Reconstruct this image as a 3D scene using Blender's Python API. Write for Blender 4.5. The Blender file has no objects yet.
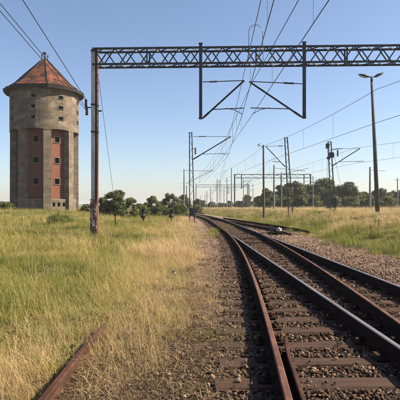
import bpy, math, random
import numpy as np
from mathutils import Vector, Matrix, noise as mnoise

R = math.radians
random.seed(7)
rng = np.random.default_rng(7)
scn = bpy.context.scene
COL = scn.collection

# ------------------------------------------------------------------ camera, sky, sun, exposure
CAMZ = 1.50
cam_d = bpy.data.cameras.new('camera')
cam = bpy.data.objects.new('camera', cam_d)
COL.objects.link(cam)
cam.location = (0, 0, CAMZ)
cam.rotation_euler = (R(90), 0, 0)
cam_d.sensor_width = 36
cam_d.angle = 2 * math.atan(200 / 480)
cam_d.shift_y = 6 / 400.0
cam_d.clip_start = 0.05
cam_d.clip_end = 6000
scn.camera = cam

SUN_EL, SUN_AZ = 37.0, 1.0          # azimuth of the sun as an angle from +x, in degrees
tosun = Vector((math.cos(R(SUN_EL)) * math.cos(R(SUN_AZ)), math.cos(R(SUN_EL)) * math.sin(R(SUN_AZ)), math.sin(R(SUN_EL))))
world = bpy.data.worlds.new('World')
scn.world = world
world.use_nodes = True
wn = world.node_tree
for n in list(wn.nodes): wn.nodes.remove(n)
wo = wn.nodes.new('ShaderNodeOutputWorld')
wb = wn.nodes.new('ShaderNodeBackground')
sky = wn.nodes.new('ShaderNodeTexSky')
sky.sky_type = 'NISHITA'
sky.sun_disc = False
sky.sun_elevation = R(SUN_EL)
sky.sun_rotation = math.atan2(tosun.x, tosun.y)
sky.altitude = 0
sky.air_density = 1.0
sky.dust_density = 0.8
sky.ozone_density = 3.5
wb.inputs['Strength'].default_value = 0.068
hsv = wn.nodes.new('ShaderNodeHueSaturation')
hsv.inputs['Saturation'].default_value = 0.97
tin = wn.nodes.new('ShaderNodeMix'); tin.data_type = 'RGBA'; tin.blend_type = 'MULTIPLY'; tin.inputs[0].default_value = 1.0
tin.inputs[7].default_value = (1.02, 0.965, 0.975, 1)
wn.links.new(sky.outputs[0], hsv.inputs['Color']); wn.links.new(hsv.outputs[0], tin.inputs[6])
wn.links.new(tin.outputs[2], wb.inputs['Color'])
wn.links.new(wb.outputs[0], wo.inputs['Surface'])

sun_d = bpy.data.lights.new('sun', 'SUN')
sun_d.energy = 5.0
sun_d.angle = R(0.53)
sun_d.color = (1.0, 0.88, 0.70)
sun = bpy.data.objects.new('sun', sun_d)
COL.objects.link(sun)
sun.rotation_euler = (-tosun).to_track_quat('-Z', 'Y').to_euler()
sun.location = (30, -10, 40)

scn.view_settings.view_transform = 'Standard'
scn.view_settings.look = 'None'
scn.view_settings.exposure = 1.42
scn.view_settings.gamma = 1.0
scn.view_settings.use_curve_mapping = False
scn.cycles.use_adaptive_sampling = True
scn.cycles.adaptive_threshold = 0.08
scn.cycles.use_denoising = True
scn.cycles.max_bounces = 4
scn.cycles.diffuse_bounces = 3
scn.cycles.glossy_bounces = 2
scn.cycles.transmission_bounces = 2
scn.cycles.transparent_max_bounces = 6

# ------------------------------------------------------------------ helpers
def tag(o, label, cat, group=None, kind=None):
    if label: o['label'] = label
    if cat: o['category'] = cat
    if group: o['group'] = group
    if kind: o['kind'] = kind
    return o

def thing(name, loc, label, cat, group=None):
    o = bpy.data.objects.new(name, None)
    o.empty_display_size = 0.2
    COL.objects.link(o)
    o.location = loc
    return tag(o, label, cat, group)

def wloc(o):
    v = Vector((0, 0, 0))
    while o is not None:
        v = v + Vector(o.location)
        o = o.parent
    return v

class MB:
    def __init__(s):
        s.v = []; s.f = []; s.m = []
    def face(s, pts, m=0):
        b = len(s.v)
        s.v += [tuple(p) for p in pts]
        s.f.append(tuple(range(b, b + len(pts)))); s.m.append(m)
    def box(s, c, d, m=0, rz=0.0):
        x, y, z = d[0] / 2, d[1] / 2, d[2] / 2
        b = len(s.v); cs, sn = math.cos(rz), math.sin(rz)
        for sx, sy, sz in ((-1,-1,-1),(1,-1,-1),(1,1,-1),(-1,1,-1),(-1,-1,1),(1,-1,1),(1,1,1),(-1,1,1)):
            px, py = sx * x, sy * y
            s.v.append((c[0] + px * cs - py * sn, c[1] + px * sn + py * cs, c[2] + sz * z))
        for q in ((0,3,2,1),(4,5,6,7),(0,1,5,4),(1,2,6,5),(2,3,7,6),(3,0,4,7)):
            s.f.append(tuple(b + i for i in q)); s.m.append(m)
        return s
    def frame(s, d, up=(0, 0, 1)):
        d = Vector(d).normalized(); u = Vector(up)
        if abs(d.dot(u)) > 0.98: u = Vector((0, 1, 0))
        a = d.cross(u).normalized(); b = a.cross(d).normalized()
        return d, a, b
    def bar(s, p, q, w, h=None, m=0, up=(0, 0, 1)):
        h = h or w
        p = Vector(p); q = Vector(q)
        d, a, b = s.frame(q - p, up)
        k = len(s.v)
        for c in (p, q):
            for sa, sb in ((-1,-1),(1,-1),(1,1),(-1,1)):
                s.v.append(tuple(c + a * (sa * w / 2) + b * (sb * h / 2)))
        for f in ((0,1,2,3),(7,6,5,4),(0,4,5,1),(1,5,6,2),(2,6,7,3),(3,7,4,0)):
            s.f.append(tuple(k + i for i in f)); s.m.append(m)
        return s
    def tube(s, pts, r, n=8, m=0, cap=True):
        pts = [Vector(p) for p in pts]
        rr = r if isinstance(r, (list, tuple)) else [r] * len(pts)
        base = len(s.v)
        for i, p in enumerate(pts):
            d = pts[min(i + 1, len(pts) - 1)] - pts[max(i - 1, 0)]
            d, a, b = s.frame(d)
            for k in range(n):
                t = 2 * math.pi * k / n
                s.v.append(tuple(p + (a * math.cos(t) + b * math.sin(t)) * rr[i]))
        for i in range(len(pts) - 1):
            for k in range(n):
                s.f.append((base + i * n + k, base + i * n + (k + 1) % n, base + (i + 1) * n + (k + 1) % n, base + (i + 1) * n + k)); s.m.append(m)
        if cap:
            s.f.append(tuple(base + k for k in reversed(range(n)))); s.m.append(m)
            e = base + (len(pts) - 1) * n
            s.f.append(tuple(e + k for k in range(n))); s.m.append(m)
        return s
    def lathe(s, c, prof, n=12, m=0):
        # prof: list of (r, z), upwards
        base = len(s.v)
        for r_, z_ in prof:
            for k in range(n):
                t = 2 * math.pi * k / n
                s.v.append((c[0] + r_ * math.cos(t), c[1] + r_ * math.sin(t), c[2] + z_))
        for i in range(len(prof) - 1):
            for k in range(n):
                s.f.append((base + i * n + k, base + i * n + (k + 1) % n, base + (i + 1) * n + (k + 1) % n, base + (i + 1) * n + k)); s.m.append(m)
        s.f.append(tuple(base + k for k in reversed(range(n)))); s.m.append(m)
        e = base + (len(prof) - 1) * n
        s.f.append(tuple(e + k for k in range(n))); s.m.append(m)
        return s
    def mesh(s, name, mats, smooth=False):
        me = bpy.data.meshes.new(name)
        me.from_pydata(s.v, [], s.f)
        for mt in (mats if isinstance(mats, (list, tuple)) else [mats]): me.materials.append(mt)
        me.polygons.foreach_set('material_index', s.m)
        if smooth: me.polygons.foreach_set('use_smooth', [True] * len(s.f))
        me.update()
        return me
    def build(s, name, mats, parent=None, smooth=False, world_coords=True):
        if parent is not None and world_coords:
            o_ = wloc(parent)
            s.v = [(x - o_.x, y - o_.y, z - o_.z) for x, y, z in s.v]
        o = bpy.data.objects.new(name, s.mesh(name, mats, smooth))
        COL.objects.link(o)
        if parent is not None: o.parent = parent
        return o

def place(name, me, loc, parent=None, rot=(0, 0, 0), scale=(1, 1, 1)):
    o = bpy.data.objects.new(name, me)
    COL.objects.link(o)
    o.parent = parent
    o.location = Vector(loc) - (wloc(parent) if parent is not None else Vector())
    o.rotation_euler = rot; o.scale = scale
    return o

# ------------------------------------------------------------------ materials
class NT:
    def __init__(s, name):
        s.mat = bpy.data.materials.new(name); s.mat.use_nodes = True
        s.t = s.mat.node_tree
        s.b = s.t.nodes['Principled BSDF']; s.o = s.t.nodes['Material Output']
    def n(s, typ, **kw):
        nd = s.t.nodes.new(typ)
        for k, v in kw.items():
            if k in nd.inputs: nd.inputs[k].default_value = v
            else: setattr(nd, k, v)
        return nd
    def l(s, a, b): s.t.links.new(a, b)
    def ramp(s, fac, stops, interp='LINEAR'):
        r_ = s.n('ShaderNodeValToRGB'); e = r_.color_ramp.elements
        r_.color_ramp.interpolation = interp
        while len(e) > 1: e.remove(e[-1])
        e[0].position = stops[0][0]; e[0].color = (*stops[0][1], 1)
        for p, c in stops[1:]:
            k = e.new(p); k.color = (*c, 1)
        s.l(fac, r_.inputs[0]); return r_.outputs[0]
    def noise(s, scale, detail=4, rough=0.6, vec=None, dist=0.0):
        nd = s.n('ShaderNodeTexNoise')
        nd.inputs['Scale'].default_value = scale; nd.inputs['Detail'].default_value = detail
        nd.inputs['Roughness'].default_value = rough; nd.inputs['Distortion'].default_value = dist
        if vec is not None: s.l(vec, nd.inputs['Vector'])
        return nd.outputs['Fac']
    def pos(s, kind='Object', scale=(1, 1, 1)):
        tc = s.n('ShaderNodeTexCoord'); mp = s.n('ShaderNodeMapping')
        mp.inputs['Scale'].default_value = scale
        s.l(tc.outputs[kind], mp.inputs['Vector']); return mp.outputs[0]
    def wpos(s, scale=(1, 1, 1)):
        g = s.n('ShaderNodeNewGeometry'); mp = s.n('ShaderNodeMapping')
        mp.inputs['Scale'].default_value = scale
        s.l(g.outputs['Position'], mp.inputs['Vector']); return mp.outputs[0]
    def mix(s, fac, a, b, mode='MIX'):
        m = s.n('ShaderNodeMix'); m.data_type = 'RGBA'; m.blend_type = mode
        for sock, val in ((m.inputs[0], fac), (m.inputs[6], a), (m.inputs[7], b)):
            if isinstance(val, (int, float)): sock.default_value = val
            elif isinstance(val, tuple): sock.default_value = (*val, 1)
            else: s.l(val, sock)
        return m.outputs[2]
    def math(s, op, a, b=0.0):
        m = s.n('ShaderNodeMath', operation=op)
        for i, v in enumerate((a, b)):
            if isinstance(v, (int, float)): m.inputs[i].default_value = v
            else: s.l(v, m.inputs[i])
        return m.outputs[0]
    def bump(s, h, strength=0.5, dist=0.02):
        b = s.n('ShaderNodeBump'); b.inputs['Strength'].default_value = strength; b.inputs['Distance'].default_value = dist
        s.l(h, b.inputs['Height']); s.l(b.outputs[0], s.b.inputs['Normal'])
    def col(s, c):
        if isinstance(c, tuple): s.b.inputs['Base Color'].default_value = (*c, 1)
        else: s.l(c, s.b.inputs['Base Color'])
    def rough(s, r_, metal=0.0, spec=0.5):
        s.b.inputs['Roughness'].default_value = r_; s.b.inputs['Metallic'].default_value = metal
        s.b.inputs['Specular IOR Level'].default_value = spec

def mottled(name, stops, scale=3.0, rough=0.85, metal=0.0, bump=0.3, bscale=None, bdist=0.01, vscale=(1, 1, 1), detail=6, spec=0.3, world_pos=False):
    m = NT(name)
    p = m.wpos(vscale) if world_pos else m.pos('Object', vscale)
    f = m.noise(scale, detail, 0.65, p)
    m.col(m.ramp(f, stops))
    m.rough(rough, metal, spec)
    if bump: m.bump(m.noise(bscale or scale * 4, 5, 0.7, p), bump, bdist)
    return m.mat

M = {}
M['black'] = mottled('sooty_black_iron', [(0.3, (0.008, 0.007, 0.007)), (0.7, (0.022, 0.018, 0.016))], 6, 0.7, 0, 0.2)
M['rust'] = mottled('rust', [(0.25, (0.055, 0.026, 0.017)), (0.5, (0.13, 0.058, 0.038)), (0.75, (0.20, 0.095, 0.062))], 9, 0.8, 0.0, 0.35, 40, 0.004)
M['rust_rail'] = mottled('rust_rail', [(0.25, (0.05, 0.021, 0.013)), (0.45, (0.095, 0.041, 0.025)), (0.6, (0.135, 0.062, 0.039)), (0.8, (0.18, 0.095, 0.065))], 7, 0.75, 0.0, 0.35, 60, 0.003, (1, 0.6, 1), spec=0.25)
M['rust_old'] = mottled('rust_old', [(0.25, (0.022, 0.010, 0.007)), (0.5, (0.05, 0.022, 0.0145)), (0.8, (0.095, 0.046, 0.031))], 9, 0.85, 0.0, 0.4, 50, 0.003, (1, 0.5, 1), spec=0.15)
M['rust_shaded'] = mottled('rust_shaded', [(0.3, (0.010, 0.006, 0.005)), (0.55, (0.022, 0.012, 0.009)), (0.8, (0.05, 0.025, 0.016))], 9, 0.95, 0.0, 0.3, 40, 0.004, spec=0.05)  # rust darkened so that the rail sides carry their shade in the colour
M['railtop'] = mottled('rail_top_worn', [(0.3, (0.17, 0.115, 0.095)), (0.6, (0.30, 0.235, 0.215)), (0.8, (0.42, 0.36, 0.34))], 4, 0.42, 0.6, 0.05, 80, 0.001, (6, 0.2, 1))
M['steel_dark'] = mottled('dark_painted_steel', [(0.3, (0.022, 0.024, 0.028)), (0.6, (0.045, 0.046, 0.05)), (0.8, (0.09, 0.075, 0.065))], 5, 0.6, 0.0, 0.1, 30, 0.003)
M['steel_grey'] = mottled('weathered_grey_steel', [(0.25, (0.22, 0.20, 0.185)), (0.55, (0.42, 0.405, 0.39)), (0.8, (0.55, 0.54, 0.52))], 3, 0.65, 0.1, 0.1, 30, 0.003, (1, 1, 0.25))
M['steel_mid'] = mottled('weathered_brown_steel', [(0.3, (0.05, 0.042, 0.038)), (0.6, (0.105, 0.092, 0.084)), (0.8, (0.18, 0.15, 0.13))], 5, 0.7, 0.0, 0.1, 30, 0.003)
M['lamp_grey'] = mottled('lamp_post_grey', [(0.3, (0.06, 0.06, 0.062)), (0.7, (0.13, 0.128, 0.126))], 3, 0.8, 0.0, 0.1, spec=0.15)
M['wire'] = mottled('wire_metal', [(0.4, (0.03, 0.03, 0.03)), (0.7, (0.07, 0.065, 0.06))], 5, 0.5, 0.3, 0)
M['far_steel'] = mottled('pale_galvanised_steel', [(0.3, (0.12, 0.12, 0.125)), (0.7, (0.24, 0.24, 0.25))], 3, 0.65, 0.1, 0)
M['insul'] = mottled('brown_porcelain', [(0.4, (0.035, 0.016, 0.011)), (0.7, (0.06, 0.026, 0.018))], 5, 0.25, 0.0, 0)
M['concrete'] = None
M['white'] = mottled('chalky_white_paint', [(0.3, (0.14, 0.125, 0.11)), (0.6, (0.38, 0.365, 0.34))], 14, 0.7, 0, 0.1)
M['lampglass'] = mottled('lamp_glass', [(0.3, (0.35, 0.36, 0.37)), (0.7, (0.5, 0.5, 0.5))], 6, 0.25, 0, 0)

def concrete_mat(name, c0, c1, c2, streak=0.5):
    m = NT(name)
    p = m.wpos()
    f = m.noise(0.8, 8, 0.68, m.wpos((0.8, 0.8, 1.5)), 0.5)
    base = m.ramp(f, [(0.28, c0), (0.5, c1), (0.72, c2)])
    st = m.noise(1.0, 5, 0.6, m.wpos((1.1, 1.1, 0.3)))
    base = m.mix(m.ramp(st, [(0.42, (0, 0, 0)), (0.68, (streak, streak, streak))]), base, (0.10, 0.08, 0.062)) if streak else base
    gr = m.noise(9, 4, 0.7, p)
    base = m.mix(0.35, base, m.ramp(gr, [(0.3, (0.55, 0.55, 0.55)), (0.7, (1, 1, 1))]), 'MULTIPLY')
    m.col(base); m.rough(0.95, 0, 0.15)
    m.bump(m.noise(6, 6, 0.7, p), 0.5, 0.05)
    return m.mat
M['concrete'] = concrete_mat('weathered_render', (0.055, 0.042, 0.031), (0.145, 0.112, 0.080), (0.30, 0.235, 0.172), 0.65)
M['concrete_pier'] = concrete_mat('weathered_pier', (0.075, 0.058, 0.043), (0.155, 0.121, 0.089), (0.26, 0.206, 0.153), 0.55)
M['frame'] = concrete_mat('window_surround', (0.13, 0.11, 0.092), (0.20, 0.172, 0.145), (0.27, 0.235, 0.20), False)

m = NT('red_brick')
br = m.n('ShaderNodeTexBrick', **{'Scale': 1.0, 'Mortar Size': 0.012, 'Brick Width': 0.26, 'Row Height': 0.08, 'Bias': -0.1})
br.inputs['Color1'].default_value = (0.205, 0.058, 0.027, 1); br.inputs['Color2'].default_value = (0.125, 0.034, 0.018, 1); br.inputs['Mortar'].default_value = (0.13, 0.085, 0.06, 1)
tc = m.n('ShaderNodeTexCoord'); sx = m.n('ShaderNodeSeparateXYZ'); cx = m.n('ShaderNodeCombineXYZ')
m.l(tc.outputs['Object'], sx.inputs[0]); m.l(sx.outputs[0], cx.inputs[0]); m.l(sx.outputs[2], cx.inputs[1]); m.l(cx.outputs[0], br.inputs['Vector'])
f = m.noise(0.9, 5, 0.65, m.wpos((1, 1, 0.6)))
c = m.mix(m.ramp(f, [(0.35, (0, 0, 0)), (0.75, (0.7, 0.7, 0.7))]), br.outputs[0], (0.10, 0.046, 0.03))
m.col(c); m.rough(0.92, 0, 0.2); m.bump(br.outputs['Fac'], -0.4, 0.02)
M['brick'] = m.mat

m = NT('red_roof_tiles')
p = m.wpos()
f = m.noise(0.75, 6, 0.7, p, 0.6)
c = m.ramp(f, [(0.40, (0.022, 0.016, 0.014)), (0.48, (0.09, 0.03, 0.018)), (0.6, (0.185, 0.056, 0.028)), (0.78, (0.26, 0.092, 0.046))])
c = m.mix(0.5, c, m.ramp(m.noise(6, 3, 0.6, p), [(0.3, (0.5, 0.5, 0.5)), (0.7, (1, 1, 1))]), 'MULTIPLY')
m.col(c); m.rough(0.9, 0, 0.2)
wv = m.n('ShaderNodeTexWave', **{'Scale': 1.1, 'Distortion': 0.4}); wv.bands_direction = 'Z'; m.l(p, wv.inputs['Vector'])
m.bump(wv.outputs['Fac'], 0.7, 0.06)
M['tile'] = m.mat
M['felt'] = mottled('dark_roof_felt', [(0.3, (0.012, 0.011, 0.010)), (0.55, (0.028, 0.024, 0.021)), (0.8, (0.06, 0.038, 0.028))], 1.2, 0.95, 0, 0.4, 6, 0.04, world_pos=True)
M['interior'] = mottled('shade_dark_interior', [(0.3, (0.012, 0.011, 0.010)), (0.7, (0.025, 0.022, 0.02))], 1.0, 0.95, 0, 0)  # near-black colour stands in for the shade inside the tower

m = NT('old_timber')
oi = m.n('ShaderNodeObjectInfo')
off = m.n('ShaderNodeVectorMath', operation='SCALE'); m.l(oi.outputs['Location'], off.inputs[0]); off.inputs['Scale'].default_value = 3.7
g = m.n('ShaderNodeNewGeometry'); mp = m.n('ShaderNodeMapping'); mp.inputs['Scale'].default_value = (0.9, 14, 14)
m.l(g.outputs['Position'], mp.inputs['Vector'])
f = m.noise(2.2, 7, 0.72, mp.outputs[0], 0.3)
c = m.ramp(f, [(0.28, (0.010, 0.006, 0.005)), (0.45, (0.038, 0.021, 0.014)), (0.62, (0.075, 0.043, 0.028)), (0.8, (0.135, 0.088, 0.062))])
big = m.noise(1.7, 4, 0.6, m.wpos())
c = m.mix(m.ramp(big, [(0.4, (0, 0, 0)), (0.7, (0.55, 0.55, 0.55))]), c, (0.075, 0.045, 0.031))
c = m.mix(m.math('MULTIPLY', oi.outputs['Random'], 0.45), c, (0.05, 0.027, 0.018))
m.col(c); m.rough(0.93, 0, 0.2); m.bump(f, 0.8, 0.012)
M['timber'] = m.mat

# ground: vertex attribute 'dirt' marks bare earth against turf
m = NT('earth_and_turf')
at = m.n('ShaderNodeAttribute', attribute_name='dirt')
p = m.wpos()
soil = m.ramp(m.noise(5, 8, 0.75, p), [(0.3, (0.085, 0.052, 0.034)), (0.5, (0.20, 0.132, 0.088)), (0.7, (0.31, 0.215, 0.15))])
soil = m.mix(m.ramp(m.noise(38, 4, 0.7, p), [(0.45, (0, 0, 0)), (0.7, (0.6, 0.6, 0.6))]), soil, (0.36, 0.265, 0.19))
soil = m.mix(m.ramp(m.noise(60, 3, 0.7, p), [(0.5, (0, 0, 0)), (0.7, (0.55, 0.55, 0.55))]), soil, (0.05, 0.032, 0.023))
ab = m.n('ShaderNodeAttribute', attribute_name='oily')
soil = m.mix(ab.outputs['Fac'], soil, m.ramp(m.noise(5, 8, 0.75, p), [(0.3, (0.022, 0.013, 0.009)), (0.5, (0.06, 0.036, 0.024)), (0.7, (0.12, 0.078, 0.052))]))
turf = m.ramp(m.noise(0.6, 6, 0.7, p), [(0.3, (0.045, 0.055, 0.014)), (0.5, (0.10, 0.095, 0.032)), (0.7, (0.19, 0.145, 0.06))])
nz = m.noise(2.5, 5, 0.7, p)
fac = m.math('ADD', at.outputs['Fac'], m.math('MULTIPLY', m.math('SUBTRACT', nz, 0.5), 0.9))
c = m.mix(m.ramp(fac, [(0.3, (0, 0, 0)), (0.7, (1, 1, 1))]), turf, soil)
m.col(c); m.rough(0.97, 0, 0.1)
m.bump(m.noise(30, 6, 0.8, p), 0.9, 0.03)
M['ground'] = m.mat

# stones
m = NT('ballast_stone')
oi = m.n('ShaderNodeObjectInfo')
c = m.ramp(oi.outputs['Random'], [(0.0, (0.018, 0.012, 0.009)), (0.3, (0.058, 0.032, 0.020)), (0.55, (0.13, 0.072, 0.040)), (0.75, (0.085, 0.060, 0.045)), (0.9, (0.24, 0.15, 0.088)), (1.0, (0.36, 0.25, 0.165))])
c = m.mix(0.6, c, m.ramp(m.noise(18, 4, 0.7, m.wpos()), [(0.3, (0.45, 0.4, 0.37)), (0.7, (1, 1, 1))]), 'MULTIPLY')
a_ = m.n('ShaderNodeAttribute', attribute_name='tint'); a_.attribute_type = 'INSTANCER'
c = m.mix(m.math('MULTIPLY', a_.outputs['Fac'], 0.75), c, (0.27, 0.185, 0.128))
m.col(c); m.rough(0.9, 0, 0.25); m.bump(m.noise(70, 3, 0.7, m.wpos()), 0.4, 0.006)
M['stone'] = m.mat

def leaf_mat(name, stops, attr=True, trans=0.36, rough=0.6, rnd=0.25):
    m = NT(name)
    oi = m.n('ShaderNodeObjectInfo')
    if attr:
        a = m.n('ShaderNodeAttribute', attribute_name='tint'); a.attribute_type = 'INSTANCER'
        f = m.math('ADD', a.outputs['Fac'], m.math('MULTIPLY', m.math('SUBTRACT', oi.outputs['Random'], 0.5), rnd))
    else:
        f = m.noise(0.9, 4, 0.7, m.wpos())
    c = m.ramp(f, stops)
    v = m.noise(40, 2, 0.5, m.wpos())
    c = m.mix(0.55, c, m.ramp(v, [(0.3, (0.5, 0.5, 0.5)), (0.7, (1, 1, 1))]), 'MULTIPLY')
    m.col(c); m.rough(rough, 0, 0.25)
    tr = m.n('ShaderNodeBsdfTranslucent'); m.l(c, tr.inputs['Color'])
    mx = m.n('ShaderNodeMixShader'); mx.inputs[0].default_value = trans
    m.l(m.b.outputs[0], mx.inputs[1]); m.l(tr.outputs[0], mx.inputs[2]); m.l(mx.outputs[0], m.o.inputs['Surface'])
    return m.mat
GRASS = [(0.0, (0.085, 0.118, 0.016)), (0.25, (0.195, 0.215, 0.032)), (0.5, (0.35, 0.30, 0.078)), (0.75, (0.51, 0.38, 0.15)), (1.0, (0.60, 0.43, 0.235))]
M['grass'] = leaf_mat('grass_blades', GRASS)
M['litter'] = leaf_mat('dry_litter', [(0.0, (0.05, 0.028, 0.017)), (0.5, (0.13, 0.08, 0.045)), (1.0, (0.30, 0.21, 0.12))], True, 0.15, 0.8, 0.8)
M['dock'] = leaf_mat('dock_seed', [(0.0, (0.075, 0.030, 0.016)), (1.0, (0.16, 0.075, 0.036))], True, 0.1, 0.9)
M['broadleaf'] = leaf_mat('broad_leaves', [(0.0, (0.05, 0.085, 0.014)), (1.0, (0.12, 0.15, 0.03))], True, 0.25, 0.5)
M['leaf_dark'] = leaf_mat('dark_tree_leaves', [(0.3, (0.04, 0.058, 0.016)), (0.5, (0.078, 0.096, 0.027)), (0.7, (0.12, 0.135, 0.042))], False, 0.25)
M['leaf_mid'] = leaf_mat('mid_green_leaves', [(0.3, (0.06, 0.078, 0.018)), (0.5, (0.115, 0.13, 0.03)), (0.7, (0.175, 0.18, 0.05))], False, 0.3)
M['leaf_far'] = leaf_mat('haze_pale_leaves', [(0.3, (0.07, 0.088, 0.036)), (0.5, (0.115, 0.13, 0.055)), (0.7, (0.17, 0.18, 0.082))], False, 0.3)  # distance haze put into the leaf colour: paler and bluer
M['bark'] = mottled('bark', [(0.3, (0.03, 0.022, 0.017)), (0.7, (0.09, 0.07, 0.055))], 8, 0.95, 0, 0.5, 20, 0.01)

# ------------------------------------------------------------------ terrain and track alignment
def sstep(a, b, x):
    t = np.clip((np.asarray(x, float) - a) / (b - a), 0, 1)
    return t * t * (3 - 2 * t)

def rail_left(Y):               # left rail of the through track
    Y = np.asarray(Y, float)
    e = np.clip(Y - 42, 0, 100)
    return 2.0 - 0.024 * Y - e ** 2 / 720 - np.clip(Y - 142, 0, None) * 0.28
GA = 1.507
def rail_div(Y):                # left rail of the track diverging towards the viewer
    Y = np.asarray(Y, float)
    return rail_left(Y) - np.clip(28.1 - Y, 0, None) ** 2 / 470
def siding_x(Y):                # centre line of the siding on the right
    Y = np.asarray(Y, float)
    return 5.3 - 0.115 * (Y - 28) + np.clip(28 - Y, 0, None) ** 2 * 0.004

def vnoise(x, y, s, seed=0.0):
    return np.array([mnoise.noise((a / s + seed, b / s - seed, seed * 0.37)) for a, b in zip(np.ravel(x), np.ravel(y))]).reshape(np.shape(x))

def ground_base(X, Y):
    X = np.asarray(X, float); Y = np.asarray(Y, float)
    lat = X - (rail_left(Y) + GA / 2)
    left = 0.62 * sstep(6.0, 24.0, -lat) + 0.30 * sstep(7, 14, -lat) * sstep(35, 60, Y)
    right = 1.0 * sstep(3.7, 10.5, lat)
    z = -0.065 + left + right
    z = z + (0.72 - z) * sstep(105, 190, Y)
    return z
def ground_z(X, Y):
    X = np.asarray(X, float); Y = np.asarray(Y, float)
    lat = X - (rail_left(Y) + GA / 2)
    rough_ = sstep(3.4, 6.5, np.abs(lat + 0.3))
    n = vnoise(X, Y, 5.0, 3.1) * 0.16 + vnoise(X, Y, 1.3, 8.2) * 0.05
    return ground_base(X, Y) + n * rough_
def gz(x, y): return float(ground_z(np.array([x]), np.array([y]))[0])

def axis(a, b, step, far, grow=1.16):
    mid = list(np.arange(a, b + 1e-6, step)); out = []; s = step; v = b
    while v < far[1]: s *= grow; v += s; out.append(v)
    pre = []; s = step; v = a
    while v > far[0]: s *= grow; v -= s; pre.append(v)
    return np.array(pre[::-1] + mid + out)
gx = axis(-14, 16, 0.4, (-2500, 2500)); gy = axis(-6, 45, 0.5, (-300, 4000))
XX, YY = np.meshgrid(gx, gy)
ZZ = ground_z(XX, YY)
latg = XX - (rail_left(YY) + GA / 2)
def dirt_mask(X, Y):
    lat = X - (rail_left(Y) + GA / 2)
    edge = X - np.where(Y < 6, -0.65 + (Y - 4) * 0.2, -0.25)       # >0: bare on the left side of the tracks
    l_ = sstep(-0.5, 0.6, edge) if True else 0
    far_left = sstep(-2.9, -1.9, lat)
    l_ = np.where(Y > 35, far_left, l_)
    r_ = 1 - sstep(3.0, 4.0, lat)
    return np.minimum(l_, r_) * (1 - sstep(100, 130, Y))
nx, ny = len(gx), len(gy)
vv = np.stack([XX.ravel(), YY.ravel(), ZZ.ravel()], 1)
ii = np.arange(nx * ny).reshape(ny, nx)
ff = np.stack([ii[:-1, :-1].ravel(), ii[:-1, 1:].ravel(), ii[1:, 1:].ravel(), ii[1:, :-1].ravel()], 1)
me = bpy.data.meshes.new('ground')
me.from_pydata(vv.tolist(), [], ff.tolist())
me.materials.append(M['ground'])
me.polygons.foreach_set('use_smooth', [True] * len(ff))
a = me.attributes.new('dirt', 'FLOAT', 'POINT')
a.data.foreach_set('value', dirt_mask(XX, YY).ravel().astype(np.float32))
def oily_mask(X, Y):
    return np.maximum(sstep(-0.55, 0.05, X - rail_div(Y)), 0.55 * sstep(-1.9, -1.0, X - rail_div(Y)) * sstep(7.5, 5.0, Y)) * (1 - sstep(0.95, 1.55, X - rail_left(Y) - GA / 2)) * (1 - sstep(60, 90, Y))
a = me.attributes.new('oily', 'FLOAT', 'POINT')
a.data.foreach_set('value', oily_mask(XX, YY).ravel().astype(np.float32))
ground = bpy.data.objects.new('ground', me); COL.objects.link(ground)
tag(ground, 'level ground of bare brown earth beside the tracks and meadow turf', 'ground', kind='structure')

# ------------------------------------------------------------------ rails and sleepers
PROF = [(-0.066, 0), (0.066, 0), (0.066, 0.012), (0.013, 0.028), (0.008, 0.045), (0.008, 0.118), (0.028, 0.130), (0.030, 0.158), (0.021, 0.168), (-0.021, 0.168), (-0.030, 0.158), (-0.028, 0.130), (-0.008, 0.118), (-0.008, 0.045), (-0.013, 0.028), (-0.066, 0.012)]
TOPI = (6, 7, 8, 9)
def rail(name, xs, ys, z0, body, top, parent, label=None, prof=PROF):
    mb = MB(); n = len(prof); pts = [Vector((x, y, z)) for x, y, z in zip(xs, ys, z0)]
    for i, p in enumerate(pts):
        d = pts[min(i + 1, len(pts) - 1)] - pts[max(i - 1, 0)]
        d = Vector((d.x, d.y, 0)).normalized(); a = Vector((d.y, -d.x, 0))
        for px, pz in prof: mb.v.append(tuple(p + a * px + Vector((0, 0, pz))))
    for i in range(len(pts) - 1):
        for k in range(n):
            mb.f.append((i * n + k, i * n + (k + 1) % n, (i + 1) * n + (k + 1) % n, (i + 1) * n + k))
            mb.m.append(1 if k in TOPI else 0)
    mb.f.append(tuple(reversed(range(n)))); mb.m.append(0)
    mb.f.append(tuple((len(pts) - 1) * n + k for k in range(n))); mb.m.append(0)
    o = mb.build(name, [body, top], parent)
    if label: o['label'] = label
    return o

turnout = thing('railway_turnout', (2.0, 3.0, 0.0), 'rusty railway turnout with timber sleepers splitting into two tracks towards the viewer', 'railway track')
ya = np.concatenate([np.arange(-3.0, 42, 0.7), np.arange(42, 128, 1.5)])
rail('rail', rail_div(ya), ya, np.zeros_like(ya), M['rust_shaded'], M['rust_rail'], turnout, 'rust brown curved outer rail on the left')  # body colour holds the shade of the unlit side, head stays plain rust
yb = np.concatenate([np.arange(-3.0, 42, 1.4), np.arange(42, 128, 1.5)])
rail('rail', rail_left(yb) + GA, yb, np.zeros_like(yb), M['rust_shaded'], M['railtop'], turnout, 'dark straight outer rail on the right with worn top')
yc = np.arange(1.2, 22.4, 0.5)
rail('switch_rail', rail_left(yc), yc, np.full_like(yc, 0.002), M['rust_shaded'], M['railtop'], turnout, 'rail with polished grey running surface')
rail('switch_rail', rail_div(yc) + GA, yc, np.full_like(yc, 0.002), M['rust_shaded'], M['rust_rail'], turnout, 'rusty inner curved rail')
ycheck = np.arange(-1.2, 4.85, 0.3)
off = 0.080 + 0.03 * sstep(4.3, 4.8, ycheck)
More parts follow.
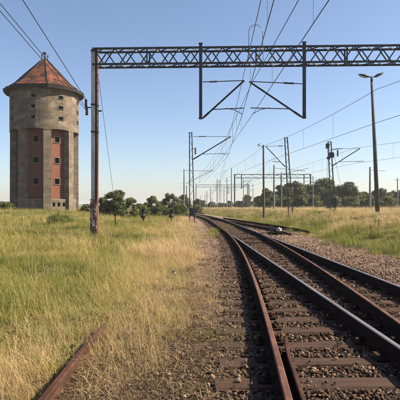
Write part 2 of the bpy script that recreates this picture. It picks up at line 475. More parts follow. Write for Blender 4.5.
rail('check_rail', rail_div(ycheck) + off + 0.02, ycheck, np.full_like(ycheck, 0.014), M['rust_shaded'], M['rust_old'], turnout, 'short dark check rail beside the rusty rail', [(a_ * 0.62, b_) for a_, b_ in PROF])

def sleeper_mesh(seed):
    r_ = random.Random(seed); mb = MB()
    n = 9
    prof = [(-0.125, -0.15), (0.125, -0.15), (0.125, -0.02), (0.105, 0.0), (-0.105, 0.0), (-0.125, -0.02)]
    k = len(prof)
    for i in range(n + 1):
        t = -0.5 + i / n
        jy = r_.uniform(-0.012, 0.012)
        for j, (a_, b_) in enumerate(prof):
            mb.v.append((t, a_ * r_.uniform(0.93, 1.05) + jy, b_ + (r_.uniform(-0.012, 0.0) if b_ > -0.1 else 0)))
    for i in range(n):
        for j in range(k):
            mb.f.append((i * k + j, (i + 1) * k + j, (i + 1) * k + (j + 1) % k, i * k + (j + 1) % k)); mb.m.append(0)
    mb.f.append(tuple(range(k))); mb.m.append(0)
    mb.f.append(tuple(n * k + j for j in reversed(range(k)))); mb.m.append(0)
    return mb.mesh('sleeper', M['timber'])
SL = [sleeper_mesh(i) for i in range(6)]
heading = math.atan(0.024)
plates = MB()
yy = 0.7
i = 0
sleeper_rows = []
while yy < 66:
    x0 = float(rail_div(yy)) - 0.56 + random.uniform(-0.08, 0.05)
    x1 = float(rail_left(yy)) + GA + 0.55 + random.uniform(-0.06, 0.08)
    L = x1 - x0
    o = place('sleeper', SL[i % 6], ((x0 + x1) / 2, yy, -0.002 - random.uniform(0.0, 0.012)), turnout, (0, 0, heading + random.uniform(-0.008, 0.008)), (L, 1.0 + random.uniform(-0.06, 0.06), 1))
    sleeper_rows.append((yy, x0, x1))
    if yy < 30:
        xs = [float(rail_div(yy)), float(rail_left(yy)) + GA]
        if yy < 21.5: xs += [float(rail_left(yy)), float(rail_div(yy)) + GA]
        for x in xs:
            plates.box((x, yy, 0.006), (0.36, 0.15, 0.012))
            for sx_ in (-1, 1):
                plates.box((x + sx_ * 0.095, yy, 0.026), (0.05, 0.05, 0.028))
                plates.lathe((x + sx_ * 0.095, yy, 0.04), [(0.017, 0), (0.017, 0.028)], 6)
    yy += 0.575 + random.uniform(-0.02, 0.02); i += 1
pl = plates.build('rail_fastenings', M['rust_shaded'], turnout); pl['kind'] = 'stuff'

for fy, fx, sd in ((5.9, rail_div, 0.0), (7.4, rail_left, 0.0), (11.5, rail_div, GA), (14.2, rail_left, GA), (12.6, rail_div, 0.0)):
    for s_ in (-1, 1):
        x = float(fx(fy)) + sd + s_ * 0.028; x2 = float(fx(fy + 0.7)) + sd + s_ * 0.028
        mb = MB(); mb.bar((x, fy, 0.075), (x2, fy + 0.7, 0.075), 0.022, 0.075)
        for k in range(4):
            u = (k + 0.5) / 4; mb.box((x + (x2 - x) * u + s_ * 0.018, fy + 0.7 * u, 0.075), (0.03, 0.034, 0.034))
        mb.build('fishplate', M['rust_shaded'], turnout)
for by in (21.4, 18.9):
    mb = MB(); mb.tube([(float(rail_left(by)) + 0.02, by, 0.05), (float(rail_div(by)) + GA - 0.02, by, 0.05)], 0.02, 6); mb.build('stretcher_bar', M['rust_shaded'], turnout)

# siding on the right, partly swallowed by grass
siding = thing('siding_track', (5.3, 28, -0.03), 'dark siding track sinking into the grass right of the main line', 'railway track')
ys = np.arange(25.5, 57, 1.2)
sz = np.full_like(ys, -0.03) - np.clip(29 - ys, 0, None) * 0.035
for s_ in (-1, 1):
    rail('rail', siding_x(ys) + s_ * GA / 2, ys, sz, M['rust_shaded'], M['rust_shaded'], siding)
for k, y in enumerate(np.arange(26, 50, 0.62)):
    place('sleeper', SL[k % 6], (float(siding_x(y)), y, float(ground_base(siding_x(y), y)) + 0.02), siding, (0, 0, 0.115), (2.5, 1, 1))

# abandoned rail in the grass on the left
old = thing('abandoned_rail', (-1.12, 3.5, -0.06), 'reddish brown abandoned rail half buried in dry grass', 'rail')
yo = np.arange(1.0, 6.1, 0.4)
rail('rail', -1.13 - 0.004 * yo, yo, np.full_like(yo, -0.062) - np.clip(yo - 5.0, 0, None) * 0.03, M['rust_old'], M['rust_old'], old)
for k, y in enumerate((2.2, 2.85, 3.5, 4.2, 4.9, 5.6)):
    place('sleeper', SL[(k * 5) % 6], (-1.65, y, -0.055), old, (0, 0, 0.01), (1.9, 1, 1))

# ------------------------------------------------------------------ point lever with white counterweight
lv = thing('point_lever', (4.0, 25.8, -0.06), 'low dark point lever with a round white counterweight beside the track', 'point lever')
mb = MB(); mb.box((4.0, 25.8, 0.01), (0.75, 0.34, 0.12)); mb.build('base', M['rust_shaded'], lv)
mb = MB(); mb.box((3.86, 25.8, 0.21), (0.16, 0.26, 0.32)); mb.box((3.86, 25.8, 0.39), (0.22, 0.20, 0.06)); mb.build('lever_housing', M['steel_dark'], lv)
mb = MB(); mb.tube([(3.86, 25.8, 0.30), (4.3, 25.72, 0.24), (4.75, 25.65, 0.22)], [0.03, 0.025, 0.02], 8); mb.build('lever_arm', M['steel_dark'], lv)
mb = MB(); mb.lathe((4.22, 25.70, 0.12), [(0.09, 0.02), (0.15, 0.03), (0.155, 0.05), (0.155, 0.17), (0.15, 0.19), (0.06, 0.195), (0.05, 0.24)], 14); mb.build('counterweight', M['white'], lv, True)
mb = MB(); mb.tube([(3.86, 25.8, 0.08), (3.2, 25.7, 0.05), (2.2, 25.6, 0.05)], 0.022, 6); mb.build('pull_rod', M['rust_shaded'], lv)

# ------------------------------------------------------------------ water tower
TX, TY = -24.25, 75.0
TG = 0.35
tower = thing('water_tower', (TX, TY, TG), 'tall round concrete water tower with red brick panels and pointed red tiled roof', 'water tower')
face_cam = math.atan2(-TY, -TX) + R(4)       # a corner pier looks at the viewer
ZP, ZD, ZE = 2.45, 12.7, 19.25               # plinth top, drum bottom, eaves
NW = 8
R_W, R_P = 4.30, 5.06
ap = R_W * math.cos(R(22.5)); half = R_W * math.sin(R(22.5))
def holed_wall(mb, u0, u1, z0, z1, holes, mapper, depth, mi=0, mr=1, ub=()):
    """wall in (u, z) with rectangular holes and inward reveals; mapper(u, z, d) -> point"""
    us = sorted(set([u0, u1] + [h[0] for h in holes] + [h[1] for h in holes] + list(ub)))
    zs = sorted(set([z0, z1] + [h[2] for h in holes] + [h[3] for h in holes]))
    for a_, b_ in zip(us, us[1:]):
        for c_, d_ in zip(zs, zs[1:]):
            cu, cz = (a_ + b_) / 2, (c_ + d_) / 2
            if any(h[0] < cu < h[1] and h[2] < cz < h[3] for h in holes): continue
            mb.face([mapper(a_, c_, 0), mapper(b_, c_, 0), mapper(b_, d_, 0), mapper(a_, d_, 0)], mi)
    for h in holes:
        a_, b_, c_, d_ = h
        for (p, q) in (((a_, c_), (b_, c_)), ((b_, c_), (b_, d_)), ((b_, d_), (a_, d_)), ((a_, d_), (a_, c_))):
            mb.face([mapper(*p, 0), mapper(*p, depth), mapper(*q, depth), mapper(*q, 0)], mr)
def frame_mesh(w, h, t=0.075, dpt=0.08, sill=True):
    mb = MB()
    mb.box((0, -dpt / 2 + 0.02, h / 2 + t / 2), (w + 2 * t, dpt, t)); 
    mb.box((-(w + t) / 2, -dpt / 2 + 0.02, 0), (t, dpt, h)); mb.box(((w + t) / 2, -dpt / 2 + 0.02, 0), (t, dpt, h))
    mb.box((0, -dpt / 2 - 0.0, -h / 2 - t / 2), (w + 2 * t + 0.14, dpt + 0.08, t))
    return mb.mesh('window', M['frame'])
WZ = (11.45, 8.33, 5.2)
ww, wh = 0.80, 0.86
holes = [(-ww / 2, ww / 2, z - wh / 2, z + wh / 2) for z in WZ]
mb = MB(); holed_wall(mb, -half, half, ZP - 0.1, ZD + 0.2, holes, lambda u, z, d: (u, d, z), 0.45, 0, 0)
panel_me = mb.mesh('brick_panel', M['brick'])
fr_me = frame_mesh(ww, wh)
pier = MB()
pw = 0.60
# tapered pier standing in a corner; local +y is outwards negative (towards -y)
pier.v = [(-pw, 0.9, 0), (pw, 0.9, 0), (pw * 0.92, -0.03, 0), (-pw * 0.92, -0.03, 0), (-pw, 0.9, 1), (pw, 0.9, 1), (pw * 0.92, 0.0, 1), (-pw * 0.92, 0.0, 1)]
pier.f = [(0, 1, 5, 4), (1, 2, 6, 5), (2, 3, 7, 6), (3, 0, 4, 7), (4, 5, 6, 7)]; pier.m = [0] * 5
pier_me = pier.mesh('pier', M['concrete_pier'])
sill_mb = MB(); sill_mb.box((0, 0.1, 0), (2 * half - 0.9, 0.6, 0.14)); sill_me = sill_mb.mesh('ledge', M['frame'])
for k in range(8):
    am = face_cam + R(22.5) + k * R(45)                  # middle of a face
    rot = am + R(90)
    pan = place('brick_panel', panel_me, (TX + ap * math.cos(am), TY + ap * math.sin(am), 0), tower, (0, 0, rot))
    pan.location.z = -TG
    for z in WZ:
        w_ = bpy.data.objects.new('window', fr_me); COL.objects.link(w_); w_.parent = pan; w_.location = (0, 0, z)
    led = place('ledge', sill_me, (TX + (ap + 0.36) * math.cos(am), TY + (ap + 0.36) * math.sin(am), ZP + 0.02), tower, (0, 0, rot))
    ac = face_cam + k * R(45)
    pr = place('pier', pier_me, (TX + R_P * math.cos(ac), TY + R_P * math.sin(ac), TG), tower, (0, 0, ac + R(90)), (1, 1, ZD + 0.15 - TG))
# plinth: eight sided wall with three small windows on each side
mb = MB()
RPL = 4.90; apl = RPL * math.cos(R(22.5)); hpl = RPL * math.sin(R(22.5))
for k in range(8):
    am = face_cam + R(22.5) + k * R(45); ux, uy = -math.sin(am), math.cos(am)
    def mp_(u, z, d, am=am, ux=ux, uy=uy):
        r_ = apl - d
        return (TX + r_ * math.cos(am) + u * ux, TY + r_ * math.sin(am) + u * uy, z)
    hs = [(c - 0.21, c + 0.21, 1.42, 2.02) for c in (-0.82, 0.0, 0.82)] if k % 2 == 0 else []
    holed_wall(mb, -hpl, hpl, TG, ZP, hs, mp_, 0.4, 0, 0)
mb.face([(TX + RPL * math.cos(face_cam + k * R(45)), TY + RPL * math.sin(face_cam + k * R(45)), ZP) for k in range(8)])
mb.build('plinth', M['concrete_pier'], tower)
# tank drum
RD = 5.14
mb = MB()
rows = (17.62, 16.08, 14.52)
da = 0.37 / RD
hs = []; ub = []
for k in range(8):
    c = R(22.5) + k * R(45)
    for z in rows: hs.append((c - da, c + da, z - 0.25, z + 0.25))
    ub += [c - R(22.5) + R(5.625) * j for j in range(8) if abs(j - 4) > 0]
def mpd(u, z, d):
    r_ = RD - d
    return (TX + r_ * math.cos(face_cam + u), TY + r_ * math.sin(face_cam + u), z)
holed_wall(mb, 0, 2 * math.pi, ZD + 0.55, ZE - 0.15, hs, mpd, 0.4, 0, 0, ub)
us = sorted(set([0, 2 * math.pi] + ub + [h[0] for h in hs] + [h[1] for h in hs]))
# bottom edge of the drum: slightly lower over each pier, lifted over each recess
def edge(u):
    t = (u % R(45)) / R(45)
    return ZD + 0.22 * (1 - abs(2 * t - 1)) ** 0.6
for a_, b_ in zip(us, us[1:]):
    mb.face([mpd(a_, edge(a_), 0), mpd(b_, edge(b_), 0), mpd(b_, ZD + 0.55, 0), mpd(a_, ZD + 0.55, 0)])
    mb.face([mpd(a_, edge(a_), 1.2), mpd(b_, edge(b_), 1.2), mpd(b_, edge(b_), 0), mpd(a_, edge(a_), 0)])
drum = mb.build('tank_drum', M['concrete'], tower)
frd = frame_mesh(0.74, 0.5, 0.035, 0.05)
for k in range(8):
    am = face_cam + R(22.5) + k * R(45)
    for z in rows:
        w_ = place('window', frd, (TX + RD * math.cos(am), TY + RD * math.sin(am), z), tower, (0, 0, am + R(90)))
        w_.parent = drum
# inner core coloured dark as interior shade, so that the openings look deep
mb = MB(); mb.lathe((TX, TY, 0), [(2.6, TG), (2.6, ZE - 0.3)], 16); mb.build('inner_shaft', M['interior'], tower)
mb = MB()
mb.lathe((TX, TY, 0), [(4.4, ZD + 0.4), (4.4, ZD + 0.6)], 16); mb.build('tank_floor', M['interior'], tower)
# roof: flared skirt of dark felt, steep red pyramid, lantern
N8 = 16
def ring(r_, z, n=N8): return [(TX + r_ * math.cos(face_cam + 2 * math.pi * k / n), TY + r_ * math.sin(face_cam + 2 * math.pi * k / n), z) for k in range(n)]
mb = MB()
rings = [ring(RD - 0.25, ZE - 0.16), ring(5.98, ZE - 0.52), ring(6.08, ZE - 0.12), ring(5.8, ZE - 0.06), ring(4.2, ZE - 0.02)]
for r0, r1 in zip(rings, rings[1:]):
    for k in range(N8): mb.face([r0[k], r0[(k + 1) % N8], r1[(k + 1) % N8], r1[k]])
roof = mb.build('roof', M['felt'], tower)
prof = [(6.0, ZE - 0.08), (5.4, ZE + 0.26), (4.3, ZE + 1.06), (3.0, ZE + 2.42), (1.4, ZE + 4.0), (0.42, ZE + 4.98)]
for k in range(8):
    mb = MB()
    a0 = face_cam + k * R(45); a1 = a0 + R(45)
    for (r0, z0), (r1, z1) in zip(prof, prof[1:]):
        ns = 6
        for j in range(ns):
            t0, t1 = j / ns, (j + 1) / ns
            ra, za, rb, zb = r0 + (r1 - r0) * t0, z0 + (z1 - z0) * t0, r0 + (r1 - r0) * t1, z0 + (z1 - z0) * t1
            c = lambda a_, r_, z_: (TX + r_ * math.cos(a_), TY + r_ * math.sin(a_), z_)
            am_ = (a0 + a1) / 2; kf = 0.955
            for (p_, kp, q_, kq) in ((a0, 1, am_, kf), (am_, kf, a1, 1)):
                mb.face([c(p_, ra * kp + 0.05, za + 0.06), c(q_, ra * kq + 0.05, za + 0.06), c(q_, rb * kq + 0.02, zb + 0.07), c(p_, rb * kp + 0.02, zb + 0.07)])
                mb.face([c(p_, rb * kp + 0.02, zb + 0.07), c(q_, rb * kq + 0.02, zb + 0.07), c(q_, rb * kq + 0.05, zb + 0.06), c(p_, rb * kp + 0.05, zb + 0.06)])
    mb.build('tiled_slope', M['tile'], roof)
    mb = MB()
    mb.tube([(TX + (r_ + 0.05) * math.cos(a0), TY + (r_ + 0.05) * math.sin(a0), z_ + 0.06) for r_, z_ in prof], 0.085, 6)
    mb.build('hip_ridge', M['felt'], roof)
mb = MB()
ZA = ZE + 4.95
mb.lathe((TX, TY, ZA), [(0.46, 0), (0.46, 0.12), (0.30, 0.2)], 8)
for k in range(6):
    t = k * R(60)
    p0 = (TX + 0.42 * math.cos(t), TY + 0.42 * math.sin(t), ZA + 0.1); p1 = (TX + 0.55 * math.cos(t), TY + 0.55 * math.sin(t), ZA + 0.85)
    mb.bar(p0, p1, 0.06)
    t2 = t + R(60)
    mb.bar(p1, (TX + 0.55 * math.cos(t2), TY + 0.55 * math.sin(t2), ZA + 0.85), 0.05)
mb.lathe((TX, TY, ZA + 0.2), [(0.07, 0), (0.07, 1.0)], 6)
mb.lathe((TX - 0.05, TY, ZA + 1.1), [(0.30, 0), (0.34, 0.1), (0.12, 0.26)], 8)
mb.build('lantern', M['steel_dark'], roof)

# ------------------------------------------------------------------ overhead line portal
PY = 24.0
XL, XR = -5.25, 11.2
ZB, ZT = 8.50, 9.27
pg = gz(XL, PY)
portal = thing('overhead_line_portal', (XL, PY, pg), 'nearest overhead line portal: grey post carrying a dark lattice beam across the tracks', 'gantry')
def portal_post(x, y, top):
    g = gz(x, y) - 0.3
    mb = MB()
    mb.box((x - 0.075, y, (g + top) / 2), (0.18, 0.26, top - g))
    post = mb.build('post', M['steel_grey'], portal)
    mb = MB()
    mb.box((x + 0.122, y + 0.02, (g + top) / 2), (0.05, 0.26, top - g)); mb.build('flange', M['rust'], post)
    mb = MB(); mb.box((x + 0.055, y + 0.03, (g + top) / 2 - 0.02), (0.09, 0.14, top - g - 0.04)); mb.build('web', M['steel_mid'], post)
    mb = MB(); mb.box((x - 0.04, y, (g + 1.85) / 2), (0.30, 0.40, 1.85 - g)); mb.build('casing', M['casing'], post)
    mb = MB()
    for z in (ZT - 0.05, 6.55, 5.2): mb.box((x, y - 0.02, z), (0.34, 0.34, 0.07))
    mb.build('clamp_bands', M['steel_dark'], post)
m = NT('peeling_white_over_rust')
p = m.wpos((1, 1, 0.7))
c = m.ramp(m.noise(3.2, 5, 0.7, p), [(0.44, (0.085, 0.034, 0.022)), (0.52, (0.16, 0.075, 0.05)), (0.57, (0.5, 0.46, 0.42)), (0.7, (0.62, 0.6, 0.57))], 'LINEAR')
m.col(c); m.rough(0.85)
M['casing'] = m.mat
portal_post(XL, PY, ZT + 0.05)
portal_post(XR, PY, ZT + 0.05)
# lattice beam: four chords as one part, every brace a sub-part
DY = 0.30
mb = MB()
for z in (ZB, ZT):
    for y in (PY - DY, PY + DY):
        mb.bar((XL - 0.05, y, z), (XR + 0.1, y, z), 0.09, 0.085)
beam = mb.build('lattice_beam', M['steel_dark'], portal)
npan = 31
dx = (XR - XL) / npan
h_ = ZT - ZB
def brace_mesh(p, q, w):
    mb = MB(); mb.bar(p, q, w, w * 0.6, 0, (0, 1, 0)); return mb.mesh('brace', M['steel_dark'])
bu = brace_mesh((-dx / 2, 0, -h_ / 2), (dx / 2, 0, h_ / 2), 0.055)
bd = brace_mesh((-dx / 2, 0, h_ / 2), (dx / 2, 0, -h_ / 2), 0.055)
bv = brace_mesh((0, 0, -h_ / 2), (0, 0, h_ / 2), 0.07)
bt = brace_mesh((-dx / 2, -DY, 0), (dx / 2, DY, 0), 0.05)
bt2 = brace_mesh((-dx / 2, DY, 0), (dx / 2, -DY, 0), 0.05)
for k in range(npan):
    x = XL + (k + 0.5) * dx
    place('brace', bu if k % 2 else bd, (x, PY - DY, (ZB + ZT) / 2), beam)
    place('brace', bd if k % 2 else bu, (x, PY + DY, (ZB + ZT) / 2), beam)
    place('brace', bt if k % 2 else bt2, (x, PY, ZT + 0.002), beam)
    place('brace', bt2 if k % 2 else bt, (x, PY, ZB - 0.002), beam)
for x in (XL + 2.65, XL + 8.0, XL + 12.4):
    place('upright', bv, (x, PY - DY, (ZB + ZT) / 2), beam); place('upright', bv, (x + 0.05, PY + DY, (ZB + ZT) / 2), beam)

def insulator(mb, p, q, r=0.06, n=6, m=1):
    p = Vector(p); q = Vector(q)
    k = 2 * n + 1
    pts = [p.lerp(q, i / (k - 1)) for i in range(k)]
    mb.tube(pts, [r if i % 2 else r * 0.45 for i in range(k)], 8, m)

def cantilever(parent, x_m, y, z_top, z_low, x_tie, z_tie, x_con, z_con, mat, w=0.045):
    """single track cantilever bracket; strut is the part, the rest its sub-parts"""
    s = 1 if x_tie > x_m else -1
    mb = MB()
    p0 = Vector((x_m + s * 0.1, y, z_low)); p1 = Vector((x_tie, y, z_tie))
    mb.tube([p0, p1 + (p1 - p0).normalized() * 0.08], w, 8)
    strut = mb.build('cantilever', mat, parent)
    mb = MB(); insulator(mb, p0.lerp(p1, 0.03), p0.lerp(p1, 0.16), w * 1.6, 6, 0); mb.build('insulator', M['insul'], strut)
    mb = MB(); mb.tube([(x_m + s * 0.1, y, z_top), (x_tie, y, z_tie + 0.05)], 0.022, 6); mb.build('tie_rod', mat, strut)
    mb = MB()
    t0 = Vector((x_m + s * 0.1, y, z_top)); t1 = Vector((x_tie, y, z_tie + 0.05))
    insulator(mb, t0.lerp(t1, 0.16), t0.lerp(t1, 0.36), 0.06, 6, 0); mb.build('insulator', M['insul'], strut)
    q0 = p0.lerp(p1, 0.24); zr = q0.z + 0.06
    mb = MB(); mb.tube([q0, (x_con + s * 0.15, y, zr)], 0.024, 6); mb.build('registration_arm', mat, strut)
    mb = MB(); mb.tube([(x_con + s * 0.05, y, zr), (x_con - s * 0.35, y, zr - 0.03), (x_con - s * 0.55, y, zr + 0.01)] if False else [(x_con - s * 0.75, y, zr), (x_con - s * 0.3, y, zr - 0.10), (x_con + s * 0.05, y, z_con + 0.02)], 0.016, 6)
    mb.build('steady_arm', mat, strut)

def drop_post(x):
    mb = MB()
    mb.box((x, PY - DY - 0.11, (ZT + 0.15 + 5.80) / 2), (0.15, 0.13, ZT + 0.15 - 5.80))
    d = mb.build('drop_post', M['steel_dark'], portal)
    mb = MB(); mb.lathe((x, PY - DY - 0.11, 5.74), [(0.10, 0), (0.10, 0.07)], 8); mb.build('end_cap', M['steel_dark'], d)
    mb = MB(); mb.box((x, PY - DY - 0.11, ZT + 0.16), (0.19, 0.16, 0.03)); mb.build('cap_plate', M['steel_dark'], d)
PX1, PX2 = (201 - 200) / 480 * 23.5, (303.5 - 200) / 480 * 23.5
drop_post(PX1); drop_post(PX2)
YC = PY - DY - 0.11
portal.rotation_euler.z = -math.atan(0.55 / 16.45)
cantilever(portal, PX1, YC, 7.55, 5.78, 2.11, 7.55, 2.02, 5.95, M['steel_dark'])
cantilever(portal, PX2, YC, 7.42, 5.80, 2.48, 7.50, 2.62, 5.95, M['steel_dark'])
# insulators and bracket for the side wires on the post
mb = MB()
mb.bar((XL - 0.12, PY, 6.42), (XL - 0.42, PY - 0.05, 6.42), 0.05); mb.bar((XL + 0.14, PY, 6.25), (XL + 0.34, PY, 6.25), 0.06)
br_ = mb.build('side_bracket', M['steel_dark'], portal)
for (x, z, y) in ((XL - 0.40, 6.55, PY - 0.2), (XL - 0.36, 6.2, PY - 0.2)):
    mb = MB(); insulator(mb, (x, y, z - 0.20), (x, y, z + 0.24), 0.085, 5, 0); mb.build('insulator', M['insul'], br_)

# ------------------------------------------------------------------ overhead wires
def sag_pts(p, q, sag, n=24):
    p = Vector(p); q = Vector(q)
    return [p.lerp(q, i / n) - Vector((0, 0, 4 * sag * (i / n) * (1 - i / n))) for i in range(n + 1)]

def contact_line(label, knots, group='contact lines over the tracks', wr=0.012, mat=None):
    """knots: (x, y, z_messenger, z_contact)"""
    mat = mat or M['wire']
    t = thing('contact_line', (knots[0][0], knots[0][1], knots[0][3]), label, 'overhead wire', group)
    mes = MB(); con = MB(); dro = MB()
    for a_, b_ in zip(knots, knots[1:]):
        L = abs(b_[1] - a_[1]); sag = min(0.5, L * 0.011)
        ms = sag_pts((a_[0], a_[1], a_[2]), (b_[0], b_[1], b_[2]), sag)
        mes.tube(ms, wr, 5)
        con.tube([(a_[0], a_[1], a_[3]), (b_[0], b_[1], b_[3])], wr, 5)
        nd = max(2, int(L / 5))
        for k in range(1, nd):
            u = k / nd; i_ = int(u * 24); pm = ms[i_]; u = i_ / 24
            pc = Vector((a_[0], a_[1], a_[3])).lerp(Vector((b_[0], b_[1], b_[3])), u)
            d_ = MB(); d_.tube([pm, pc], wr * 0.55, 4); d_.build('dropper', mat, t)
    mes.build('messenger_wire', mat, t); con.build('contact_wire', mat, t)
    return t
contact_line('pair of overhead wires held by the left bracket of the nearest portal', [(0.4, -24, 7.6, 5.95), (2.06, YC, 7.6, 5.95), (2.55, 44.0, 7.75, 6.05), (0.9, 84, 7.4, 5.9), (-6.5, 128, 7.4, 5.9)])
contact_line('pair of overhead wires held by the right bracket of the nearest portal', [(3.4, -24, 7.55, 5.95), (2.55, YC, 7.55, 5.95), (1.9, 52, 7.6, 6.0), (-0.4, 92, 7.4, 5.9)])
contact_line('pair of overhead wires slanting down the sky on the far right', [(15.2, -6, 7.6, 6.0), (9.0, 24.5, 7.45, 5.75), (6.4, 47, 7.45, 5.8), (2.6, 90, 7.4, 5.8)])
contact_line('pair of overhead wires held by the lattice mast beside the double lamp', [(27, 18, 7.6, 6.0), (16.0, 49.6, 7.5, 5.9), (8.5, 127, 7.3, 5.8)])
contact_line('faint pair of distant overhead wires under the middle distance portal', [(9.0, 60, 7.4, 5.8), (10.5, 127, 7.3, 5.8), (8.0, 195, 7.3, 5.8)])
contact_line('faint pair of distant overhead wires left of the middle distance portal', [(3.2, 58, 7.5, 5.9), (4.2, 118, 7.3, 5.8), (4.5, 195, 7.3, 5.8)])
def line(label, name, pts, r, part='strand', cat='overhead wire', group=None, sags=0.25):
    t = thing(name, pts[0], label, cat, group)
    mb = MB()
    for a_, b_ in zip(pts, pts[1:]): mb.tube(sag_pts(a_, b_, sags, 16), r, 5)
    mb.build(part, M['wire'], t); return t
line('upper left feeder wire, lowest of the three ending on the portal post', 'feeder_wire', [(-8.4, -10, 11.95), (XL - 0.36, PY - 0.2, 6.2)], 0.013, sags=0.0)
line('middle one of the three feeder wires crossing the sky above the tower', 'feeder_wire', [(-8.15, -10, 12.15), (XL - 0.34, PY - 0.2, 6.32)], 0.013, sags=0.0)
line('upper feeder wire, rightmost of the three ending on the portal post', 'feeder_wire', [(-5.2, -10, 11.2), (XL - 0.40, PY - 0.2, 6.78)], 0.015, sags=0.0)
line('thin guy wire running from the portal post down to the bushes', 'guy_wire', [(XL + 0.12, PY, 8.35), (-6.75, 37.5, 2.3)], 0.012, sags=0.0)
# jumper loop above the beam
t = thing('jumper_cable', (2.2, 21, 7.6), 'looped jumper cable hanging over the wires above the lattice beam', 'cable')
mb = MB(); mb.tube([(1.92 + 0.0 * k, 19.0, 7.25) if k == 0 else (2.20 + 0.28 * math.cos(math.pi - math.pi * k / 10), 19.0, 8.35 + 0.32 * math.sin(math.pi * k / 10)) for k in range(11)] + [(2.50, 19.0, 7.25)], 0.011, 5); mb.build('cable', M['wire'], t)

# ------------------------------------------------------------------ masts
def at(px, py, Y): return Vector(((px - 200) / 480 * Y, Y, CAMZ - (py - 206) / 480 * Y))
def lattice_mast(label, x0, xtop, y, ztop, w0, w1, mat, group='lattice masts along the line', bw=0.085):
    g = gz(x0, y) - 0.15
    t = thing('catenary_mast', (x0, y, g), label, 'mast', group)
    for s in (-1, 1):
        mb = MB(); mb.bar((x0 + s * w0 / 2, y, g), (xtop + s * w1 / 2, y, ztop), bw, bw * 1.6, 0, (0, 1, 0)); mb.build('leg', mat, t)
    n = max(8, int((ztop - g) / 0.62)); 
    def px(u, s): return (x0 + (xtop - x0) * u) + s * (w0 + (w1 - w0) * u) / 2
    for k in range(n):
        u0, u1 = (k + 0.1) / n, (k + 0.95) / n; s = 1 if k % 2 else -1
        z0, z1 = g + (ztop - g) * u0, g + (ztop - g) * u1
        mb = MB(); mb.bar((px(u0, s), y, z0), (px(u1, -s), y, z1), 0.045, 0.03); mb.build('brace', mat, t)
    mb = MB(); mb.box((xtop, y, ztop + 0.02), (w1 + bw + 0.04, 0.18, 0.05)); mb.build('cap', mat, t)
    mb = MB(); mb.box((x0, y, g + 0.12), (w0 + 0.4, 0.6, 0.36)); mb.build('footing', M['frame'], t)
    return t

mA = lattice_mast('dark lattice mast with rightward bracket just left of the main track', -0.72, -0.86, 44, 8.2, 0.44, 0.22, M['steel_mid'])
cantilever(mA, -0.75, 43.85, 7.85, 5.75, 2.75, 7.8, 2.55, 6.1, M['steel_mid'], 0.05)
mb = MB(); insulator(mb, (-0.42, 43.8, 6.2), (-0.42, 43.8, 6.75), 0.09, 5, 0); mb.build('insulator', M['insul'], mA)
mb = MB(); mb.bar((-0.75, 43.82, 6.75), (-0.35, 43.8, 6.78), 0.05); mb.bar((-0.6, 43.82, 0.9), (0.35, 43.8, 0.82), 0.1); mb.box((-0.72, 43.75, 0.95), (0.5, 0.2, 0.7)); mb.build('switch_box', M['steel_dark'], mA)
p0 = at(291, 216, 47); p1 = at(286, 138, 47)
mB = lattice_mast('leaning dark lattice mast with leftward bracket right of the tracks', p0.x, p1.x, 47, p1.z, 0.42, 0.26, M['steel_mid'])
cantilever(mB, p1.x, 46.85, at(0, 146, 47).z, at(0, 167, 47).z, at(266, 0, 47).x, at(0, 147, 47).z, at(273, 0, 47).x, at(0, 158, 47).z, M['steel_mid'], 0.045)
p0 = at(333, 209, 49); p1 = at(329.5, 142, 49)
mC = lattice_mast('lattice mast hung with switch gear and insulators near the double lamp', p0.x, p1.x, 49, p1.z, 0.42, 0.3, M['steel_mid'])
cantilever(mC, p1.x + 0.15, 48.85, at(0, 149, 49).z, at(0, 166, 49).z, at(359, 0, 49).x, at(0, 149, 49).z, at(362, 0, 49).x, at(0, 161, 49).z, M['steel_mid'], 0.045)
mb = MB()
q = at(327.5, 146, 48.7); mb.box(q, (0.32, 0.25, 0.5)); q2 = at(331.5, 155, 48.7); mb.box(q2, (0.45, 0.28, 0.5)); q3 = at(328.5, 158, 48.7); mb.box(q3, (0.3, 0.25, 0.25))
mb.box(at(333.5, 203, 48.7), (0.5, 0.3, 0.9)); mb.box(at(328, 206, 48.7), (0.4, 0.3, 0.5))
mb.build('switch_gear', M['steel_dark'], mC)
mb = MB(); mb.bar(at(330, 150, 48.8), at(338, 149, 48.8), 0.05); insulator(mb, at(337.7, 150, 48.8), at(337.7, 156.5, 48.8), 0.11, 5, 0); mb.build('insulator', M['insul'], mC)
for k, (a_, b_) in enumerate((((327.5, 149), (326.8, 206)), ((333, 150), (342, 192)))):
    mb = MB(); mb.tube([at(*a_, 48.8), at(*b_, 48.8)], 0.014, 5); mb.build('stay_cable', M['wire'], mC)

def pole(label, px, ytop, ybase, Y, r0=0.11, r1=0.07, mat=None, name='line_pole', lean=0.0, group=None, fork=None, cat='pole'):
    p = at(px, ybase, Y); g = gz(p.x, Y) - 0.2; tp = at(px + lean, ytop, Y)
    t = thing(name, (p.x, Y, g), label, cat, group)
    mat = mat or M['steel_mid']
    mb = MB(); mb.tube([(p.x, Y, g), tp], [r0, r1], 10); mb.build('shaft', mat, t)
    mb = MB(); mb.box((p.x, Y, g + 0.15), (r0 * 5, r0 * 5, 0.3)); mb.build('footing', M['frame'], t)
    for (a_, b_) in (fork or []):
        mb = MB(); mb.tube([at(*a_, Y), at(*b_, Y)], 0.035, 6); mb.build('arm', mat, t)
    return t
pole('slim tall pole with small arm at its tip left of the leaning lattice mast', 264, 145, 211, 52, 0.13, 0.085, lean=-0.6, fork=[((257, 144), (264, 148)), ((260, 143), (258, 147))])
pole('slim pole with thin cross arm between the two central lattice masts', 274, 165, 211, 70, 0.15, 0.10, M['far_steel'], fork=[((274, 168), (305, 171)), ((274, 176), (309, 168))])
